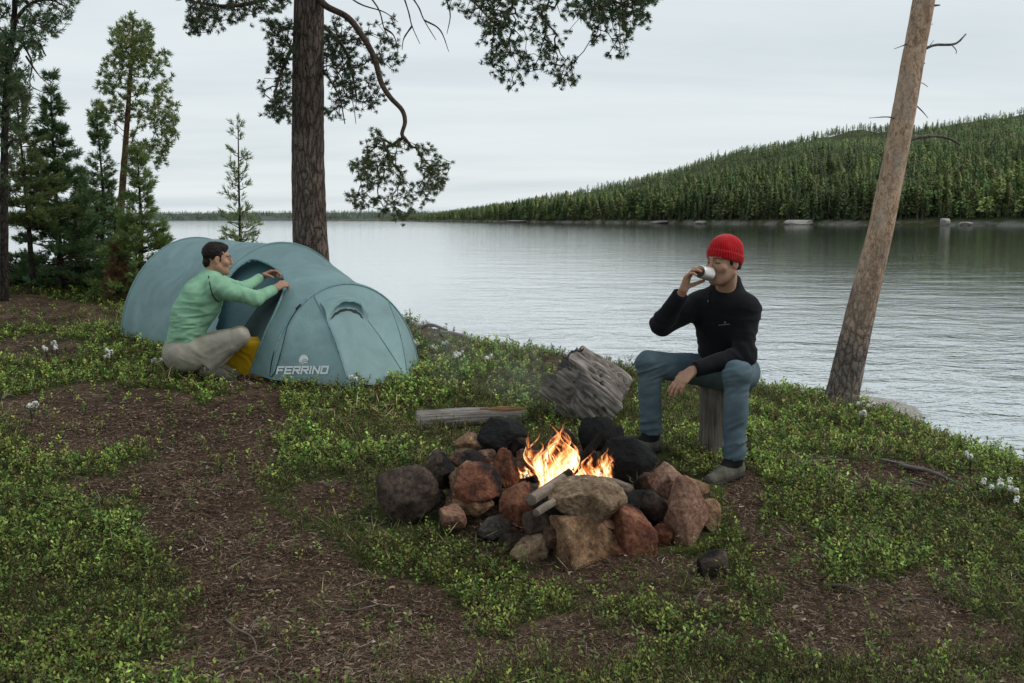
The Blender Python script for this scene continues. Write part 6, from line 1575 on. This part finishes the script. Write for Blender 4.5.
def on_top(px, py, off=.003):
    d2 = ((jpx - [px, py]) ** 2).sum(1) + (JV[:, 1] - 7.3) * 3.0; i = np.argmin(d2); return JV[i] + np.array([-.1, -1, .2]) * off
for pts in ([(209, 276), (210, 284), (212, 292), (215, 298), (219, 302)],):
    V, Q, T = tube(smooth_path(np.array([on_top(*p) for p in pts]), 24), .0038, 6); obj('piping', V, [Q, T], M_DARKTRIM, jk, cols=np.ones((len(V), 3)))
vo = Vol([-2.95, 7.2, .3], [-1.7, 8.4, 1.3], .0065); vo.chain([pel + [0, 0, -.02], mid], [.168, .165], .0, flat=(F_, 1.22)); vo.half(pel + [0, 0, .030], unit([.12, 0, -1])); vo.half(pel + [0, 0, .052], unit([-.12, 0, 1])); garment('hem_band', vo, M_DARKTRIM, jk, (), .003, 9)
for wr, el in ((wrR, elR), (wrL, elL)):
    vo = Vol(wr - .1, wr + .1, .005); e = unit(el - wr); vo.cone(wr + e * .030, wr + e * .012, .0425, .0415, .0, cut_a=True, cut_b=True); garment('cuff', vo, M_DARKTRIM, jk, (), .0)
vo = Vol([-3.0, 7.2, .12], [-1.7, 8.45, .9], .0065)
vo.ell(pel + [-.01, 0, -.035], (.15, .165, .145), np.stack([F_, RT, [0, 0, 1]], 1), .05)
for a, b, cc, hem in ((hipR, kneeR, ankR, .0), (hipL, kneeL, ankL, .01)):
    vo.cone(a + [-.02, 0, -.03], b, .112, .068, .06); vo.cone(a + [.05, 0, -.06], (a + b) / 2 + [0, 0, -.05], .09, .07, .06); e = cc + unit(b - cc) * hem; vo.cone(b, e, .066, .060, .03, cut_b=True)
garment('trousers', vo, M_BEIGE, man, [(kneeR, kneeR - hipR, .05, .005, .11, 31), (hipR + [.06, 0, -.03], [.7, 0, .5], .05, .008, .12, 32), ((kneeR + ankR) / 2, [.3, 0, -.9], .06, .006, .14, 33)], .006, 9)
for ank, yd in ((ankR, .0), (ankL, .0)):
    td = unit([.90, .30, -.22]); gz_ = hz(ank[0], ank[1]); he = ank - td * .07; he[2] = gz_ + .035; shoe(man, he, he + td * .28, [.2, 0, 1])
    vo = Vol(ank - .14, ank + .14, .006); vo.cone(ank + [.02, 0, .05], ank + [-.01, 0, -.06], .043, .042, .0); garment('sock', vo, M_SOCK, man, (), .002, 30)
vo = Vol(hc - .2, hc + .2, .0042); L = lambda *p: hc + HR @ np.array(p, float)
vo.ell(L(0, -.020, .048), (.081, .096, .087), HR, .0); vo.ell(L(0, .035, .095), (.055, .045, .026), HR, .03); vo.ell(L(0, .095, -.015), (.075, .052, .088), HR, .012, 'sub'); vo.box(L(0, .06, -.10), (.12, .075, .085), HR, .02, .01, 'sub')
for s in (-1, 1): vo.ell(L(s * .074, -.004, -.012), (.020, .026, .036), HR, .006, 'sub'); vo.ell(L(s * .070, .022, .008), (.008, .008, .028), HR, .008)
vo.ell(L(0, -.075, -.030), (.055, .030, .042), HR, .02)
V, Q = vo.mesh(1); n = vnormals(V, Q); V = V + n * (.006 * fbm(V * 40, 3, 5) + .004 * fbm(V * 90, 2, 6))[:, None]; obj('hair', V, Q, M_HAIR, man, cols=np.ones((len(V), 3)))
# ================================================================== GROUND COVER
def scatter(n, rng):
    """points on the visible part of the bank: denser near the camera (screen-even by distance)"""
    y = 2.2 + (rng.uniform(0, 1, n) ** 1.6) * 12.5
    x = rng.uniform(-.66, .66, n) * (y + .7)
    return x, y

def cover(name, n, K, hgt, leaf, wid, cols, dens, seed, label, lean=.25, bright=1.0, tip=(.0, 0, 0), stem=True, mat=None):
    rng = np.random.default_rng(seed)
    x, y = scatter(n, rng)
    p = dens(x, y) * np.clip(1.25 - .02 * y, .4, 1)
    k = rng.uniform(0, 1, n) < p
    for c, r in _keepout: k &= (x - c[0]) ** 2 + (y - c[1]) ** 2 > r * r
    x, y = x[k], y[k]; z = h_ground(x, y); n = len(x)
    far = np.clip(y / 4.2, .9, 2.2)                      # farther sprigs: fewer but larger leaves
    H = rng.uniform(.45, 1.15, n) * hgt * (1 + .75 * n2(x, y, 2.4, seed, 3))
    tl = rng.normal(0, lean, (n, 2)); up = np.stack([tl[:, 0], tl[:, 1], np.ones(n)], 1); up /= np.linalg.norm(up, axis=1)[:, None]
    B = np.stack([x, y, z - .01], 1)
    t = (np.arange(K) + .6) / K
    ph = rng.uniform(0, 2 * pi, n)[:, None] + np.arange(K)[None] * 2.4
    C = B[:, None] + up[:, None] * (H[:, None] * t[None])[..., None] + rng.normal(0, .006, (n, K, 3))
    el = rng.uniform(.1, .95, (n, K)) * (.6 + .6 * t[None])
    D = np.stack([np.cos(ph) * np.cos(el), np.sin(ph) * np.cos(el), np.sin(el)], 2)
    U = np.cross(D, rng.normal(0, .35, (n, K, 3)) + np.array([0, 0, 1.])); U /= np.linalg.norm(U, axis=2)[..., None] + 1e-9
    L = leaf * rng.uniform(.65, 1.25, (n, K)) * far[:, None] ** .6; W = L * wid
    Q = leaf_quads(C.reshape(-1, 3), D.reshape(-1, 3), U.reshape(-1, 3), L.ravel(), W.ravel())
    cols = np.asarray(cols); ci = rng.integers(0, len(cols), n)
    patch = n2(x, y, 1.1, seed + 9, 3)
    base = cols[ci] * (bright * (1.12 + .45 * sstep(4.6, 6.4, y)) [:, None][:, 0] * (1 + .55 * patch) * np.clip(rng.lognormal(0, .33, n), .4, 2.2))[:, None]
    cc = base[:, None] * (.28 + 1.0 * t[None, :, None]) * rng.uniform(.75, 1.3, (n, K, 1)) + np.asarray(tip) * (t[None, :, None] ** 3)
    red = rng.uniform(0, 1, (n, K)) < .03
    cc[red] = np.array([.14, .055, .03])
    cc = np.repeat(cc.reshape(-1, 1, 3), 4, 1).reshape(-1, 3)
    V = Q.reshape(-1, 3); F = np.arange(len(V)).reshape(-1, 4)
    if stem:
        s = np.array([.0012, 0, 0]) * far[:, None]; T = B + up * H[:, None]
        S = np.stack([B - s, B + s, T + s * .5, T - s * .5], 1).reshape(-1, 3)
        F = np.vstack([F, np.arange(len(S)).reshape(-1, 4) + len(V)]); V = np.vstack([V, S]); cc = np.vstack([cc, np.broadcast_to([.05, .035, .02], (len(S), 3))])
    o = obj(name, V, F, mat or M_LEAF, cols=cc, smooth=False); tag(o, label, 'ground cover', None, 'stuff')
    return o

def d_ling(x, y): return veg_density(x, y) * sstep(-.30, .15, n2(x, y, 1.0, 61, 3)) + .07 * sstep(.9, .1, edge_dist(x, y))
def d_bil(x, y): return veg_density(x, y) * sstep(.02, .30, n2(x, y, 1.25, 62, 3))
def d_heath(x, y): return np.clip(veg_density(x, y) * sstep(.25, -.20, n2(x, y, 1.0, 61, 3)) * 1.1, 0, 1)
def d_moss(x, y): return veg_density(x, y) ** .6
def d_grass(x, y): return (.25 + .75 * veg_density(x, y)) * sstep(.05, .35, n2(x, y, 1.6, 66, 3)) * sstep(.6, .0, edge_dist(x, y))
def d_dry(x, y): return veg_density(x, y) * sstep(.10, .30, n2(x, y, 2.0, 67, 3))
def build_cover():
    cover('grass_tufts', 9000, 7, .13, .085, .035, [(.12, .15, .045), (.19, .18, .075), (.25, .20, .11)], d_grass, 15, 'thin grass blades growing between the shrubs', lean=.35, stem=False)
    cover('dry_heather', 12000, 20, .10, .013, .22, [(.15, .085, .045), (.12, .075, .045), (.18, .12, .06)], d_dry, 16, 'brown dry heather among the green shrubs', lean=.4)
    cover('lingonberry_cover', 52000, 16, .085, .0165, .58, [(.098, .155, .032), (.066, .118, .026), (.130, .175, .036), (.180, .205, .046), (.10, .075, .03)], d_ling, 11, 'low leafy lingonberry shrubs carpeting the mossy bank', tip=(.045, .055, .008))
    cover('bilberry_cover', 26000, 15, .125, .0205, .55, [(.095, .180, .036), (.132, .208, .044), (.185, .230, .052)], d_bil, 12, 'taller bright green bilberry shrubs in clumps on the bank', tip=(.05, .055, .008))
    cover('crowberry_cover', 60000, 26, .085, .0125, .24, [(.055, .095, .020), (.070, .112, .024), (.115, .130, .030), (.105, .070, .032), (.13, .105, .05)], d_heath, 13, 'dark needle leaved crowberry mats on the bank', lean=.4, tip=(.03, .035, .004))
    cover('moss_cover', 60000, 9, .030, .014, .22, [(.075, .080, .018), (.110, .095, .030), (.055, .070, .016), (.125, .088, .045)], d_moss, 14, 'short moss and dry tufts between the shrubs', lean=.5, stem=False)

# ---- dead needles, straw and bark chips on the bare soil
m = N('dry litter'); M_LITTER = m.set(color=m.attr('tint'), rough=.8, spec=.2)
def litter():
    rng = np.random.default_rng(23); n = 230000
    x, y = scatter(n, rng); b = bareness(x, y)
    k = rng.uniform(0, 1, n) < (.10 + .9 * b * sstep(-.45, .35, n2(x, y, 2.3, 71, 3))) * sstep(.3, -.1, edge_dist(x, y))
    x, y = x[k], y[k]; z = h_ground(x, y); n = len(x)
    a = rng.uniform(0, 2 * pi, n); L = np.clip(rng.lognormal(-3.55, .55, n), .008, .13); W = np.where(L > .045, .0019, .0013) * np.clip(y / 3.2, 1, 2.2) * rng.uniform(.7, 1.5, n)
    chip = rng.uniform(size=n) < .16; L[chip] = rng.uniform(.008, .028, chip.sum()); W[chip] = L[chip] * rng.uniform(.25, .6, chip.sum())
    D = np.stack([np.cos(a), np.sin(a), rng.normal(0, .14, n)], 1); S = np.stack([-np.sin(a), np.cos(a), rng.normal(0, .25, n)], 1)
    c = np.stack([x, y, z + .004 + rng.uniform(0, .012, n)], 1); bend = rng.normal(0, .18, n)[:, None]
    A = c - D * (L * .5)[:, None]; Bm = c + S * (L[:, None] * bend); E = c + D * (L * .5)[:, None]; w = S * (W * .5)[:, None]
    V = np.stack([A - w, A + w, Bm + w, Bm - w, E - w * .6, E + w * .6], 1).reshape(-1, 3); i = np.arange(n)[:, None] * 6
    F = np.vstack([i + [0, 3, 2, 1], i + [3, 4, 5, 2]])
    col = np.array([(.16, .105, .070), (.23, .165, .11), (.10, .060, .040), (.30, .24, .18), (.065, .040, .028), (.34, .30, .25)])[rng.choice(6, n, p=[.3, .22, .22, .1, .12, .04])] * rng.uniform(.6, 1.25, n)[:, None] * 1.15
    o = obj('needle_litter', V, F, M_LITTER, cols=np.repeat(col, 6, 0), smooth=False); tag(o, 'dry pine needles and straw scattered over the bare soil', 'litter', None, 'stuff')
def fine_litter():
    rng = np.random.default_rng(29); n = 330000
    y = 2.2 + rng.uniform(0, 1, n) ** 1.3 * 4.6; x = rng.uniform(-.62, .62, n) * (y + .5); b = bareness(x, y)
    k = rng.uniform(0, 1, n) < (.12 + .88 * b) * sstep(.3, -.1, edge_dist(x, y)); x, y = x[k], y[k]; z = h_ground(x, y); n = len(x)
    a = rng.uniform(0, 2 * pi, n); L = rng.uniform(.006, .022, n); W = rng.uniform(.0013, .0028, n) * np.clip(y / 3.2, 1, 2)
    D = np.stack([np.cos(a), np.sin(a), rng.normal(0, .25, n)], 1) * (L * .5)[:, None]; S = np.stack([-np.sin(a), np.cos(a), rng.normal(0, .3, n)], 1) * (W * .5)[:, None]
    c = np.stack([x, y, z + .003 + rng.uniform(0, .010, n)], 1)
    V = np.stack([c - D - S, c - D + S, c + D + S, c + D - S], 1).reshape(-1, 3)
    col = np.array([(.050, .030, .020), (.095, .058, .036), (.17, .11, .07), (.26, .19, .125), (.030, .020, .015), (.13, .075, .042)])[rng.choice(6, n, p=[.26, .24, .17, .08, .15, .10])] * rng.uniform(.6, 1.3, n)[:, None]
    o = obj('bark_litter', V, np.arange(len(V)).reshape(-1, 4), M_LITTER, cols=np.repeat(col, 4, 0), smooth=False); tag(o, 'fine brown bark crumbs and broken needles over the bare soil', 'litter', None, 'stuff')
build_cover(); litter(); fine_litter()
